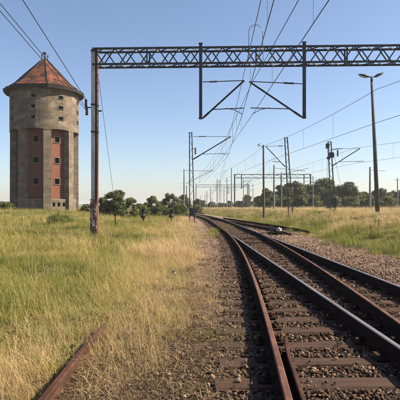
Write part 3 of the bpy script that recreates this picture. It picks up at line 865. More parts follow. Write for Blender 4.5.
pole('thin grey pole standing beyond the double lamp with a short arm', 370, 167, 207, 80, 0.20, 0.13, M['far_steel'], fork=[((370, 170), (386, 171)), ((369, 174.5), (371.5, 174.5))])
pole('short distant pole at the right edge above the straw', 397.5, 178, 206, 95, 0.14, 0.09, M['far_steel'], fork=[((394, 180), (400, 180))])
pole('thin pole left of the middle distance portal', 231.5, 168, 210, 105, 0.14, 0.09, M['far_steel'])
pole('thin pole with crossbar in front of the farthest portal', 217.2, 179, 210, 120, 0.13, 0.09, M['far_steel'], fork=[((214.5, 185), (222, 185)), ((215, 188), (220, 188))])
pole('low slender pole in the hazy distance left of centre', 207, 191, 208, 190, 0.16, 0.12, M['far_steel'], fork=[((204.5, 193), (209, 193))])
pole('pale mast with bracket behind the dark lattice mast left of the track', 184, 169, 212, 72, 0.10, 0.07, M['far_steel'], fork=[((184, 170.5), (213, 171)), ((186, 184), (213.5, 169.5))])
pole('short pale pole close behind the left lattice mast', 186.6, 186, 212, 95, 0.12, 0.09, M['far_steel'])

more = [(205, 194, 210, 170, 'faint pole with a long arm just right of the left lattice mast', [((205, 196), (211, 196))]),
        (210.5, 188, 210, 150, 'faint pole rising above the bend of the track', [((210.5, 190), (217, 189.5)), ((211, 194), (217, 189.5))]),
        (224, 186, 210, 140, 'faint pole with bracket left of the hazy round tree', [((224, 188), (230, 187.5)), ((224, 192), (230, 187.5))]),
        (227, 178, 210, 112, 'thin grey pole with crossbar left of the middle distance portal', [((224, 181), (230, 181))]),
        (243.5, 178, 210, 118, 'thin pole close inside the left post of the middle distance portal', [((243.5, 180), (252, 180)), ((243.5, 187), (252, 179.5))]),
        (253, 184, 210, 145, 'faint pole with bracket left of the slim tall pole', [((253, 186), (246, 186))]),
        (281.5, 172, 210, 92, 'thin pole just left of the leaning lattice mast', [((281.5, 174), (292, 174)), ((281.5, 181), (292, 173.5))]),
        (313, 176, 208, 100, 'thin pole just right of the middle distance portal right post', [((309, 178), (317, 178))])]
for px, yt, yb_, Y, lab, fk in more:
    pole(lab, px, yt, yb_, Y, 0.11, 0.08, M['far_steel'], fork=fk, group='thin distant poles')

def far_portal(label, x0, x1, ytop, Y, drops, mat, group='far portals'):
    a_ = at(x0, ytop, Y); b_ = at(x1, ytop, Y); g = gz(a_.x, Y) - 0.2
    t = thing('overhead_line_portal', (a_.x, Y, g), label, 'gantry', group)
    for p in (a_, b_):
        mb = MB(); mb.box((p.x, Y, (g + p.z) / 2), (0.30, 0.3, p.z - g)); mb.build('post', mat, t)
    mb = MB()
    for z in (a_.z - 0.06, a_.z - 1.0):
        mb.bar((a_.x, Y - 0.3, z), (b_.x, Y - 0.3, z), 0.13); mb.bar((a_.x, Y + 0.3, z), (b_.x, Y + 0.3, z), 0.13)
    bm_ = mb.build('lattice_beam', mat, t)
    n = int((b_.x - a_.x) / 1.1)
    for k in range(n):
        u0 = a_.x + (b_.x - a_.x) * k / n; u1 = a_.x + (b_.x - a_.x) * (k + 1) / n; s = k % 2
        mb = MB(); mb.bar((u0, Y - 0.3, a_.z - (1.0 if s else 0.06)), (u1, Y - 0.3, a_.z - (0.06 if s else 1.0)), 0.07); mb.build('brace', mat, bm_)
    for dx_ in drops:
        mb = MB(); p = at(dx_, ytop, Y); mb.box((p.x, Y, p.z - 1.9), (0.22, 0.2, 3.8)); d = mb.build('drop_post', mat, t)
        mb = MB(); mb.tube([(p.x, Y, p.z - 3.5), (p.x + 2.2, Y, p.z - 2.0)], 0.06, 6); mb.tube([(p.x, Y, p.z - 1.9), (p.x + 2.2, Y, p.z - 1.95)], 0.04, 6); mb.build('cantilever', mat, d)
    return t
far_portal('middle distance overhead line portal on two slim posts before the trees', 234.6, 310.5, 174.2, 127, (241.5, 281, 304), M['steel_mid'])
far_portal('farthest overhead line portal, faint across the end of the line', 196, 249, 184.6, 195, (217, 228, 247.5), M['far_steel'])
far_lab = ['tallest of the faint masts clustered left of the middle distance portal', 'faint lattice mast beside a tree under the middle distance portal', 'tiny faint mast on the horizon right of the left lattice mast', 'tiny faint mast on the horizon close to the bend of the track']
for lab, px, yt, Y in zip(far_lab, (220, 248, 200.5, 212), (181, 184, 196, 198), (150, 140, 240, 240)):
    p = at(px, yt, Y); lattice_mast(lab, p.x, p.x, Y, p.z, 0.6, 0.4, M['far_steel'], 'faint masts on the horizon', 0.12)

# ------------------------------------------------------------------ double lamp
LY = 36.0
lb = at(377.7, 207, LY); lt = at(371.6, 79, LY)
lg = gz(lb.x, LY) - 0.2
lamp = thing('street_lamp', (lb.x, LY, lg), 'tall slightly leaning lamp post with two outstretched lamp heads', 'street lamp')
mb = MB(); mb.tube([(lb.x, LY, lg), lb.lerp(lt, 0.5), lt], [0.17, 0.135, 0.09], 12); mb.build('pole', M['lamp_grey'], lamp, True)
mb = MB(); mb.tube([lt, at(371.4, 76, LY)], [0.085, 0.05], 10); mb.build('spigot', M['far_steel'], lamp, True)
for s, tip in ((-1, (358.3, 74.3)), (1, (383.2, 72.8))):
    j = at(371.4, 77, LY); e = at(371.4 + s * 2.6, 76.9, LY); tp = at(tip[0] - s * 4 if False else tip[0], tip[1], LY)
    mb = MB(); mb.tube([j, e], 0.045, 8); arm = mb.build('arm', M['far_steel'], lamp)
    d = (tp - e); n_ = 7; pts = [e + d * (i / n_ * 0.95) for i in range(n_ + 1)]
    mb = MB(); base = len(mb.v)
    for i, p in enumerate(pts):
        u = i / n_; w_ = 0.07 + 0.12 * math.sin(math.pi * min(1, u * 0.9 + 0.05)); hh = 0.05 + 0.06 * math.sin(math.pi * min(1, u + 0.02))
        for k in range(8):
            a_ = k * R(45); mb.v.append((p.x, p.y + w_ * math.cos(a_), p.z + hh * math.sin(a_)))
    for i in range(n_):
        for k in range(8): mb.f.append((i * 8 + k, i * 8 + (k + 1) % 8, (i + 1) * 8 + (k + 1) % 8, (i + 1) * 8 + k)); mb.m.append(0)
    mb.f += [tuple(range(8)), tuple(n_ * 8 + k for k in reversed(range(8)))]; mb.m += [0, 0]
    hd = mb.build('lamp_head', M['steel_dark'], lamp, True)
    mb = MB(); c_ = e + d * 0.55; mb.bar(e + d * 0.25 - Vector((0, 0, 0.10)), e + d * 0.85 - Vector((0, 0, 0.09)), 0.2, 0.06); mb.build('lens', M['lampglass'], hd)

# ------------------------------------------------------------------ two low dark trackside signals in the meadow
for px, lab in ((143.2, 'left one of two small dark posts with drum heads in the meadow'), (171.6, 'right one of two small dark posts with drum heads in the meadow')):
    Y = 45.0; p = at(px, 218, Y); g = gz(p.x, Y)
    t = thing('dwarf_signal', (p.x, Y, g), lab, 'signal', 'small dark posts in the meadow')
    zc = at(0, 215.8, Y).z
    mb = MB(); mb.box((p.x, Y, (g - 0.2 + zc + 0.3) / 2), (0.16, 0.16, zc + 0.3 - g + 0.2)); mb.build('post', M['black'], t)
    mb = MB(); mb.lathe((p.x, Y, zc - 0.22), [(0.14, 0), (0.25, 0.08), (0.26, 0.22), (0.16, 0.34), (0.13, 0.42)], 10); mb.build('drum_head', M['black'], t)
    mb = MB(); mb.box((p.x, Y - 0.02, zc + 0.38), (0.2, 0.2, 0.36)); mb.box((p.x, Y - 0.06, zc + 0.58), (0.26, 0.28, 0.04)); mb.build('lantern', M['black'], t)
p = at(115.5, 222, 33)
t = thing('marker_stake', (p.x, 33, gz(p.x, 33)), 'thin dark stake standing in the grass right of the portal post', 'stake')
mb = MB(); mb.bar((p.x, 33, gz(p.x, 33) - 0.1), (p.x - 0.03, 33, gz(p.x, 33) + 0.95), 0.06); mb.build('shaft', M['rust_shaded'], t)
mb = MB(); mb.box((p.x - 0.03, 33, gz(p.x, 33) + 0.88), (0.12, 0.08, 0.16)); mb.build('head', M['rust_shaded'], t)

# scrap of white paper
p = at(174, 271, 10.4)
t = thing('paper_scrap', (p.x, p.y, gz(p.x, p.y)), 'crumpled white scrap of paper lying in the straw', 'litter')
mb = MB(); g = gz(p.x, p.y) + 0.14
for k in range(7):
    a_ = k * 0.9; mb.face([(p.x + 0.05 * math.cos(a_ + j * 1.6) * (1 + 0.3 * random.random()), p.y + 0.05 * math.sin(a_ + j * 1.6), g + 0.035 * random.uniform(-1, 1)) for j in range(4)])
mb.build('sheet', M['white'], t)

# ------------------------------------------------------------------ trees and bushes
def leaf_cloud(blobs, n, size, seed):
    r_ = np.random.default_rng(seed)
    w = np.array([b[3] * b[4] * b[5] for b in blobs]) ** 0.75; w /= w.sum()
    idx = r_.choice(len(blobs), n, p=w)
    B = np.array(blobs)[idx]
    d = r_.normal(size=(n, 3)); d /= np.linalg.norm(d, axis=1)[:, None]
    rad = r_.uniform(0.1, 1.0, n) ** 0.5 * r_.uniform(0.85, 1.25, n)
    C_ = B[:, :3] + d * rad[:, None] * B[:, 3:6]
    u = r_.normal(size=(n, 3)); u /= np.linalg.norm(u, axis=1)[:, None]
    nrm = d * 0.6 + r_.normal(size=(n, 3)) * 0.5 + np.array([0, 0, 0.35])
    v = np.cross(nrm, u); v /= (np.linalg.norm(v, axis=1)[:, None] + 1e-9)
    u = np.cross(v, nrm); u /= (np.linalg.norm(u, axis=1)[:, None] + 1e-9)
    s = size * r_.uniform(0.55, 1.35, n)[:, None]
    V = np.stack([C_ - u * s, C_ + v * s * 0.55, C_ + u * s, C_ - v * s * 0.55], 1).reshape(-1, 3)
    F = np.arange(4 * n).reshape(n, 4)
    return V, F

def tree(label, x, y, h, w, mat, n=2600, leaf=0.28, group=None, name='tree', trunk_frac=0.2, seed=0, low=False):
    g = gz(x, y) - 0.1
    r_ = random.Random(seed)
    t = thing(name, (x, y, g), label, 'bush' if low else 'tree', group)
    nb = 30; blobs = []
    z0 = h * (0.02 if low else trunk_frac)
    for k in range(nb):
        u = (k + r_.random()) / nb
        prof_ = (math.sin(math.pi * (0.16 + 0.78 * u)) if not low else math.sqrt(max(0.0, 1 - (u * 0.97) ** 2.2))) ** 0.75
        a_ = r_.uniform(0, 6.28); rr = (w / 2) * prof_ * r_.uniform(0.25, 0.92)
        bs = w * r_.uniform(0.09, 0.19)
        bz = min(bs * r_.uniform(0.6, 0.95), h * 0.18)
        blobs.append((rr * math.cos(a_), rr * math.sin(a_), z0 + (h - z0 - bz) * u + bz * 0.1, bs, bs, bz))
    mb = MB()
    tips = []
    ns = 5 if low else 1
    for q in range(ns):
        a_ = q * 1.3 + r_.random(); sp = 0.15 * w if low else 0.0
        top = Vector((sp * math.cos(a_) + r_.uniform(-0.1, 0.1) * w * 0.5, sp * math.sin(a_), h * 0.62))
        rb = 0.028 * h if not low else 0.03
        mb.tube([(sp * 0.3 * math.cos(a_), sp * 0.3 * math.sin(a_), 0), top * 0.5 + Vector((r_.uniform(-.05, .05) * w, 0, 0)), top], [rb, rb * 0.7, rb * 0.3], 7)
    if not low:
        for b in blobs[::3]:
            s0 = Vector((0, 0, h * r_.uniform(0.22, 0.5)))
            mb.tube([s0, s0.lerp(Vector(b[:3]), 0.55) + Vector((0, 0, 0.05 * h)), Vector(b[:3])], [0.012 * h, 0.008 * h, 0.003 * h], 5)
    mb.build('stems' if low else 'trunk', M['bark'], t, world_coords=False)
    V, F = leaf_cloud(blobs, int(n * 1.9), leaf * 0.72, seed + 100)
    me = bpy.data.meshes.new('crown'); me.from_pydata(V.tolist(), [], F.tolist()); me.materials.append(mat)
    o = bpy.data.objects.new('foliage' if low else 'crown', me); COL.objects.link(o); o.parent = t
    return t
def tree_px(label, px, ytop, wpx, Y, mat, ybase=207, **k):
    p = at(px, ybase, Y); g = gz(p.x, Y)
    tree(label, p.x, Y, at(px, ytop, Y).z - g, wpx / 480 * Y, mat, **k)

GR = 'trees along the right horizon'
for k, (px, yt, wp, Y, mt, lab) in enumerate((
    (267, 188, 18, 118, 'leaf_mid', 'small tree at the left end of the right tree line'),
    (281, 184, 22, 130, 'leaf_dark', 'dark tree between the slim tall pole and the leaning lattice mast'),
    (294, 180.5, 27, 122, 'leaf_dark', 'broad dark tree just right of the leaning lattice mast'),
    (308, 184, 20, 134, 'leaf_dark', 'rounded dark tree at the right post of the middle distance portal'),
    (323, 177.5, 32, 124, 'leaf_dark', 'tallest tree of the right line, behind the mast with switch gear'),
    (347, 181, 28, 118, 'leaf_dark', 'full round tree just right of the mast with switch gear'),
    (363, 191, 18, 122, 'leaf_mid', 'lower tree left of the double lamp post'),
    (380, 188, 24, 126, 'leaf_dark', 'low dark tree behind the foot of the double lamp post'),
    (398, 189.5, 24, 130, 'leaf_dark', 'low tree at the right edge of the photograph'))):
    tree_px(lab, px, yt, wp * 1.2, Y, M[mt], n=int(wp * 240), leaf=0.30, seed=1 + k, group=GR, trunk_frac=0.06)
for k, (px, yt, wp, lab) in enumerate(((273, 195, 18, 'leafy bush between the slim tall pole and the grey pole'), (286, 196, 18, 'leafy bush at the foot of the leaning lattice mast'), (301, 194, 20, 'leafy bush just left of the right post of the middle distance portal'), (315, 194.5, 18, 'leafy bush just left of the mast with switch gear'), (335, 194, 18, 'leafy bush just right of the mast with switch gear'), (353, 195.5, 20, 'leafy bush below the full round tree'), (370, 196.5, 18, 'leafy bush by the foot of the double lamp post'), (389, 195.5, 22, 'leafy bush right of the double lamp post'))):
    tree_px(lab, px, yt, wp, 110, M['leaf_mid'], n=2400, leaf=0.24, seed=20 + k, group='bushes under the right tree line', name='bush', low=True)
GF = 'small trees on the far horizon'
far_t = [(203, 200, 11, 'small hazy tree just right of the left lattice mast'), (212, 201.5, 11, 'low hazy tree on the horizon above the bend of the track'), (221, 202.5, 12, 'low hazy clump left of the thin pole on the horizon'), (229, 200.5, 9, 'small round hazy tree left of the middle distance portal'), (238, 200.5, 13, 'hazy tree at the foot of the middle distance portal left post'), (247, 194, 13, 'taller hazy tree under the left half of the middle distance portal'), (257, 197, 14, 'hazy tree left of the slim tall pole')]
for k, (px, yt, wp, lab) in enumerate(far_t):
    tree_px(lab, px, yt, wp, 200, M['leaf_mid'], n=1800, leaf=0.42, seed=40 + k, group=GF, trunk_frac=0.03)
for k, (px, yt, wp, Y, mt, n, lf, lw, lab) in enumerate((
    (116, 188.5, 28, 58, 'leaf_dark', 5200, .15, 1, 'dense dark bush right of the portal post'),
    (130, 196, 20, 60, 'leaf_mid', 2400, .14, 1, 'low leafy bush trailing right of the dense dark bush'),
    (103, 196, 16, 62, 'leaf_mid', 2000, .14, 1, 'small bush behind the portal post'),
    (152.5, 195, 19, 85, 'leaf_mid', 3000, .2, 0, 'round green tree above the left dark post'),
    (170, 192.5, 22, 88, 'leaf_far', 3600, .2, 0, 'wide pale green tree above the right dark post'),
    (184, 193.5, 19, 95, 'leaf_far', 2600, .2, 0, 'pale green tree close to the left lattice mast'),
    (197, 198, 14, 105, 'leaf_far', 1600, .2, 0, 'small pale tree directly behind the left lattice mast'),
    (4, 200.5, 22, 66, 'leaf_mid', 2600, .15, 1, 'low bush at the left edge beside the tower'),
    (86, 203, 14, 70, 'leaf_mid', 1500, .14, 1, 'small bush between the tower and the portal post'),
    (60, 212.5, 36, 36, 'leaf_mid', 2600, .06, 1, 'low green scrub in the meadow in front of the tower'),
    (141, 202.5, 22, 70, 'leaf_mid', 2200, .14, 1, 'low green scrub behind the left dark post'),
    (160, 203.5, 24, 72, 'leaf_mid', 2200, .14, 1, 'low green scrub midway between the two dark posts'),
    (178, 203, 24, 70, 'leaf_mid', 2200, .14, 1, 'low green scrub right of the right dark post'))):
    tree_px(lab, px, yt, wp, Y, M[mt], n=n, leaf=lf, seed=60 + k, name='bush' if lw else 'tree', low=bool(lw), trunk_frac=0.04)

# ------------------------------------------------------------------ grass, litter and ballast (uncountable stuff, instanced)
def blade(mb, x, y, h, w, lean, az, bend, seg=3, m=0, z0=-0.02):
    c_, s_ = math.cos(az), math.sin(az); px, py = -s_, c_
    prev = None
    for i in range(seg + 1):
        u = i / seg
        o = lean * h * u + bend * h * u * u
        z = z0 + h * u * math.sqrt(max(0.05, 1 - min(0.9, (lean + bend * u) ** 2 * 0.6)))
        ww_ = w * (1 - u * 0.85) / 2
        a_ = (x + c_ * o + px * ww_, y + s_ * o + py * ww_, z); b_ = (x + c_ * o - px * ww_, y + s_ * o - py * ww_, z)
        if prev: mb.face([prev[0], prev[1], b_, a_], m)
        prev = (a_, b_)
def tuft(name, n, hr, wr, rad, lean, mat, seed, heads=False, z0=-0.02):
    r_ = random.Random(seed); mb = MB()
    for k in range(n):
        a_ = r_.uniform(0, 6.28); q = rad * math.sqrt(r_.random())
        h = r_.uniform(*hr); az = r_.uniform(0, 6.28); le = r_.uniform(0, lean); be = r_.uniform(0.05, lean * 1.1)
        x, y = q * math.cos(a_), q * math.sin(a_)
        blade(mb, x, y, h, r_.uniform(*wr), le, az, be, 3, 0, z0)
        if heads and k % 2 == 0:
            o = (le + be) * h; zz = z0 + h * math.sqrt(max(0.05, 1 - min(0.9, (le + be) ** 2 * 0.6)))
            tx, ty = x + math.cos(az) * o, y + math.sin(az) * o
            for j in range(7):
                aa = r_.uniform(0, 6.28); l_ = h * 0.035 * r_.uniform(0.6, 1.3); zc = zz - h * 0.14 * r_.random()
                u = (zz - zc) / h; bx, by = tx - math.cos(az) * (le + 2 * be) * (zz - zc), ty - math.sin(az) * (le + 2 * be) * (zz - zc)
                mb.face([(bx, by, zc), (bx + math.cos(aa) * l_ * 0.4, by + math.sin(aa) * l_ * 0.4, zc + l_ * 0.4), (bx + math.cos(aa) * l_ * 0.5, by + math.sin(aa) * l_ * 0.5, zc + l_)])
    o = bpy.data.objects.new(name, mb.mesh(name, mat)); return o
def stone(seed):
    r_ = random.Random(seed); mb = MB()
    import bmesh
    bm = bmesh.new(); bmesh.ops.create_icosphere(bm, subdivisions=1, radius=0.5)
    sx_, sy_, sz_ = r_.uniform(0.8, 1.25), r_.uniform(0.7, 1.0), r_.uniform(0.5, 0.8)
    for v in bm.verts:
        k = r_.uniform(0.72, 1.12); v.co = Vector((v.co.x * sx_ * k, v.co.y * sy_ * k, v.co.z * sz_ * k))
    me = bpy.data.meshes.new('stone'); bm.to_mesh(me); bm.free(); me.materials.append(M['stone'])
    return bpy.data.objects.new('stone', me)
def litter(seed):
    r_ = random.Random(seed); mb = MB()
    for k in range(16):
        x, y = r_.uniform(-.12, .12), r_.uniform(-.12, .12); a_ = r_.uniform(0, 6.28); l_ = r_.uniform(0.03, 0.11); w_ = r_.uniform(0.002, 0.0045); z = r_.uniform(0.0, 0.035); z2 = max(0, z + r_.uniform(-0.02, 0.045))
        c_, s_ = math.cos(a_), math.sin(a_)
        mb.face([(x - s_ * w_, y + c_ * w_, z), (x + s_ * w_, y - c_ * w_, z), (x + c_ * l_ + s_ * w_ * 0.4, y + s_ * l_ - c_ * w_ * 0.4, z2), (x + c_ * l_ - s_ * w_ * 0.4, y + s_ * l_ + c_ * w_ * 0.4, z2)])
    for k in range(5):
        x, y = r_.uniform(-.12, .12), r_.uniform(-.12, .12); a_ = r_.uniform(0, 6.28); l_ = r_.uniform(0.008, 0.02); z = r_.uniform(0.01, 0.03)
        c_, s_ = math.cos(a_), math.sin(a_)
        mb.face([(x - c_ * l_, y - s_ * l_, z), (x - s_ * l_ * .5, y + c_ * l_ * .5, z + r_.uniform(-.01, .02)), (x + c_ * l_, y + s_ * l_, z + r_.uniform(-.01, .02)), (x + s_ * l_ * .5, y - c_ * l_ * .5, z + r_.uniform(-.01, .02))])
    return bpy.data.objects.new('litter', mb.mesh('litter', M['litter']))

def src_collection(name, objs):
    c = bpy.data.collections.new(name)
    for k, o in enumerate(objs):
        o.name = '%s_%02d' % (name, k); c.objects.link(o)
    return c
near_src = src_collection('near_tuft', [tuft('t', 16, (0.10, 0.32), (0.005, 0.011), 0.08, 0.85, M['grass'], s) for s in range(4)]
                          + [tuft('t', 12, (0.2, 0.5), (0.003, 0.007), 0.09, 0.95, M['grass'], 10 + s) for s in range(3)]
                          + [tuft('t', 5, (0.4, 0.72), (0.003, 0.0045), 0.08, 0.4, M['grass'], 20 + s, True) for s in range(3)])
far_src = src_collection('far_tuft', [tuft('t', 34, (0.14, 0.46), (0.010, 0.022), 0.26, 0.8, M['grass'], 30 + s) for s in range(4)]
                         + [tuft('t', 22, (0.35, 0.7), (0.007, 0.014), 0.26, 0.45, M['grass'], 40 + s, True) for s in range(3)])
stone_src = src_collection('ballast_piece', [stone(s) for s in range(8)])
lit_src = src_collection('litter_piece', [litter(s) for s in range(5)])

def scatter_object(name, P, scale, rot, tint, idx, coll, label, cat):
    me = bpy.data.meshes.new(name)
    n = len(P)
    me.vertices.add(n); me.vertices.foreach_set('co', np.asarray(P, np.float32).ravel())
    for an, ty, dat in (('scl', 'FLOAT_VECTOR', scale), ('rot', 'FLOAT_VECTOR', rot), ('tint', 'FLOAT', tint), ('idx', 'INT', idx)):
        at_ = me.attributes.new(an, ty, 'POINT')
        at_.data.foreach_set('vector' if ty == 'FLOAT_VECTOR' else 'value', np.asarray(dat, np.int32 if ty == 'INT' else np.float32).ravel())
    o = bpy.data.objects.new(name, me); COL.objects.link(o)
    tag(o, label, cat, kind='stuff')
    ng = bpy.data.node_groups.new(name + '_nodes', 'GeometryNodeTree')
    ng.interface.new_socket('Geometry', in_out='INPUT', socket_type='NodeSocketGeometry')
    ng.interface.new_socket('Geometry', in_out='OUTPUT', socket_type='NodeSocketGeometry')
    gi = ng.nodes.new('NodeGroupInput'); go = ng.nodes.new('NodeGroupOutput')
    ci = ng.nodes.new('GeometryNodeCollectionInfo'); ci.inputs['Collection'].default_value = coll
    ci.inputs['Separate Children'].default_value = True; ci.inputs['Reset Children'].default_value = True
    ip = ng.nodes.new('GeometryNodeInstanceOnPoints'); ip.inputs['Pick Instance'].default_value = True
    def na(nm, ty):
        k = ng.nodes.new('GeometryNodeInputNamedAttribute'); k.data_type = ty; k.inputs['Name'].default_value = nm
        return next(s for s in k.outputs if s.enabled and s.name == 'Attribute')
    L = ng.links.new
    L(gi.outputs[0], ip.inputs['Points']); L(ci.outputs[0], ip.inputs['Instance'])
    L(na('idx', 'INT'), ip.inputs['Instance Index']); L(na('scl', 'FLOAT_VECTOR'), ip.inputs['Scale'])
    er = ng.nodes.new('FunctionNodeEulerToRotation'); L(na('rot', 'FLOAT_VECTOR'), er.inputs[0]); L(er.outputs[0], ip.inputs['Rotation'])
    L(ip.outputs[0], go.inputs[0])
    mod = o.modifiers.new('scatter', 'NODES'); mod.node_group = ng
    return o

def sample(n, y0, y1, power, spread=0.56, margin=1.2):
    """random ground points in front of the viewer; power 0: uniform in Y, 1: log uniform"""
    u = rng.random(n)
    Y = y0 + (y1 - y0) * u if power == 0 else y0 * (y1 / y0) ** u
    X = (rng.random(n) * 2 - 1) * (spread * Y + margin)
    return X, Y
def grass_fields(X, Y):
    """density (0..1) and dryness (0..1) of the grass at each point"""
    lat = X - (rail_left(Y) + GA / 2)
    n1 = vnoise(X, Y, 1.6, 5.5); n2 = vnoise(X, Y, 5.5, 1.7); n3 = vnoise(X, Y, 0.5, 9.9)
    edge = np.where(Y < 7, -0.66 + (Y - 4) * 0.17, -0.14 - 0.010 * (Y - 7)) + n1 * 0.5
    L_ = 1 - 0.93 * sstep(-0.8, 0.45, X - edge) - 0.07 * sstep(0.3, 0.8, X - edge)
    Rr = sstep(3.1, 3.9, lat + n1 * 0.7 + n3 * 0.3)
    Lfar = 1 - sstep(-2.6, -1.9, lat + n1 * 0.3)
    dens = np.where(lat > 0, Rr, np.where(Y > 38, np.maximum(Lfar, L_ * 0), L_))
    dens = np.where(Y > 108, 1.0, dens)
    dens = dens * np.clip(0.72 + n2 * 0.5 + n1 * 0.75, 0.10, 1)
    dryL = 0.37 + n2 * 0.34 + n1 * 0.46 + n3 * 0.3 + 0.46 * sstep(-2.9, -0.6, X - edge) + 0.16 * sstep(8.5, 3.5, Y)
    dryR = 0.50 + n2 * 0.30 + n1 * 0.40 + n3 * 0.15 + 0.34 * sstep(6.0, 9.0, lat) * sstep(12, 24, Y) - 0.12 * sstep(5.5, 3.6, lat)
    dry = np.where(lat > 0, dryR, dryL)
    return dens, np.clip(dry, 0.02, 1.0)

def build_grass(name, n_log, n_uni, y0, y1, coll, nvar, label, size, seeds_from, side):
    Xa, Ya = sample(n_log, y0, y1, 1); Xb, Yb = sample(n_uni, y0, y1, 0)
    X = np.concatenate([Xa, Xb]); Y = np.concatenate([Ya, Yb])
    lat = X - (rail_left(Y) + GA / 2)
    keep = (lat < 0) if side < 0 else (lat > 0)
    X, Y = X[keep], Y[keep]
    dens, dry = grass_fields(X, Y)
    k = rng.random(len(X)) < dens
    # keep the top of the abandoned rail and a strip beside it open
    k &= ~((X > -1.24) & (X < -1.02) & (Y < 4.9)) & ~((X > -1.03) & (X < -0.80) & (Y < 5.0) & (rng.random(len(X)) < 0.55))
    k &= ((X - TX) ** 2 + (Y - TY) ** 2) > 5.6 ** 2
    X, Y, dry, dens = X[k], Y[k], dry[k], dens[k]
    Z = ground_z(X, Y)
    n = len(X)
    s = size * (0.7 + 0.6 * rng.random(n)) * (0.55 + 0.5 * dens)
    s = s * (1 + 0.3 * vnoise(X, Y, 2.2, 4.4) + 0.55 * vnoise(X, Y, 0.75, 6.6))
    s = np.where((X > -1.2) & (X < 0.3) & (Y < 9), s * 0.7, s)
    if side > 0: s = s * (0.55 + 0.45 * sstep(3.6, 6.5, X - (rail_left(Y) + GA / 2)))
    s = np.where((X < -1.2) & (X > -2.0) & (Y < 4.2), s * 0.7, s)
    sc = np.stack([s, s, s * (0.85 + 0.35 * rng.random(n))], 1)
    rot = np.stack([rng.normal(0, 0.2, n), rng.normal(0, 0.2, n), rng.random(n) * 6.283], 1)
    u = rng.random(n)
    idx = np.where(u < 1 - 0.28 - 0.3 * dry, rng.integers(0, seeds_from[0], n), np.where(u < 0.90, rng.integers(seeds_from[0], seeds_from[1], n), rng.integers(seeds_from[1], nvar, n)))
    tint = np.clip(dry + rng.normal(0, 0.12, n) + np.where(idx >= seeds_from[1], 0.22, 0), 0, 1)
    return scatter_object(name, np.stack([X, Y, Z], 1), sc, rot, tint, idx, coll, label, 'grass')
build_grass('meadow_grass', 40000, 22000, 2.2, 17, near_src, 10, 'near meadow of mixed green and straw coloured grass left of the tracks', 0.85, (4, 7), -1)
build_grass('meadow_grass', 16000, 28000, 14, 150, far_src, 7, 'distant meadow grass on the left around the tower and masts', 0.8, (3, 4), -1)
build_grass('trackside_grass', 18000, 28000, 8, 150, far_src, 7, 'yellow green and straw coloured grass on the bank right of the tracks', 0.8, (3, 4), 1)

# taller tussocks that break up the bank
def tussocks():
    X = []; Y = []
    for k in range(330):
        y = 7 * (95 / 7) ** rng.random(); side = 1 if rng.random() < 0.5 else -1
        if side > 0: la = 3.7 + abs(rng.normal(0, 1.6)) if rng.random() < 0.7 else rng.uniform(4, 14)
        else: la = -rng.uniform(4.6, 5.0 + 0.45 * y)
        x = float(rail_left(y)) + GA / 2 + la
        m_ = int(rng.integers(5, 14)); r0 = rng.uniform(0.15, 0.5)
        X += list(x + rng.normal(0, r0, m_)); Y += list(y + rng.normal(0, r0, m_))
    X = np.array(X); Y = np.array(Y); n = len(X)
    s = rng.uniform(0.6, 1.2, n) * np.where(Y < 14, 0.75, 1)
    tint = np.clip(0.26 + 0.45 * vnoise(X, Y, 3.0, 7.7) + rng.normal(0, 0.1, n), 0, 1)
    scatter_object('grass_tussocks', np.stack([X, Y, ground_z(X, Y)], 1), np.stack([s * 0.8, s * 0.8, s], 1), np.stack([rng.normal(0, .1, n), rng.normal(0, .1, n), rng.random(n) * 6.28], 1), tint, rng.integers(0, 5, n), far_src, 'taller darker grass tussocks along the bank and meadow', 'grass')
tussocks()

def stems():
    X, Y = sample(5200, 3.0, 26, 1)
    edge = np.where(Y < 7, -0.66 + (Y - 4) * 0.17, -0.14 - 0.010 * (Y - 7)) + vnoise(X, Y, 1.0, 2.9) * 0.5
    k = (X < edge + 0.15) & ~((X > -1.3) & (X < -0.75) & (Y < 4.8)) & (rng.random(len(X)) < 0.25 + 0.75 * (vnoise(X, Y, 1.1, 15.5) > 0.02))
    X, Y = X[k], Y[k]; n = len(X)
    s = rng.uniform(0.55, 1.05, n)
    scatter_object('dry_grass_stems', np.stack([X, Y, ground_z(X, Y)], 1), np.stack([s, s, s], 1), np.stack([rng.normal(0, .25, n), rng.normal(0, .25, n), rng.random(n) * 6.28], 1), rng.uniform(0.7, 1.0, n), rng.integers(7, 10, n), near_src, 'tall pale dry grass stems standing over the near meadow', 'grass')
stems()

# weeds between and beside the rails
def weeds():
    pts = []
    for (cx_, cy_, sx_, sy_, n) in ((0.3, 5.75, 0.28, 0.16, 90), (0.95, 29.5, 0.3, 1.2, 120), (0.6, 25.5, 0.3, 0.9, 60), (1.35, 6.7, 0.3, 0.5, 22), (0.2, 4.0, 0.25, 0.5, 34), (-0.1, 8.0, 0.3, 1.2, 90), (2.1, 36, 0.4, 3, 60)):
        x = rng.normal(cx_, sx_, n); y = rng.normal(cy_, sy_, n); pts.append(np.stack([x, y], 1))
    P = np.concatenate(pts); n = len(P)
    Z = ground_z(P[:, 0], P[:, 1])
    s = np.where(P[:, 1] > 20, 1.0, 0.42) * (0.6 + 0.6 * rng.random(n))
    scatter_object('weed_tufts', np.stack([P[:, 0], P[:, 1], Z], 1), np.stack([s, s, s], 1), np.stack([np.zeros(n), np.zeros(n), rng.random(n) * 6.28], 1), rng.uniform(0.12, 0.5, n), rng.integers(0, 4, n), near_src, 'short green weeds sprouting beside the rusty rail', 'weeds')
weeds()

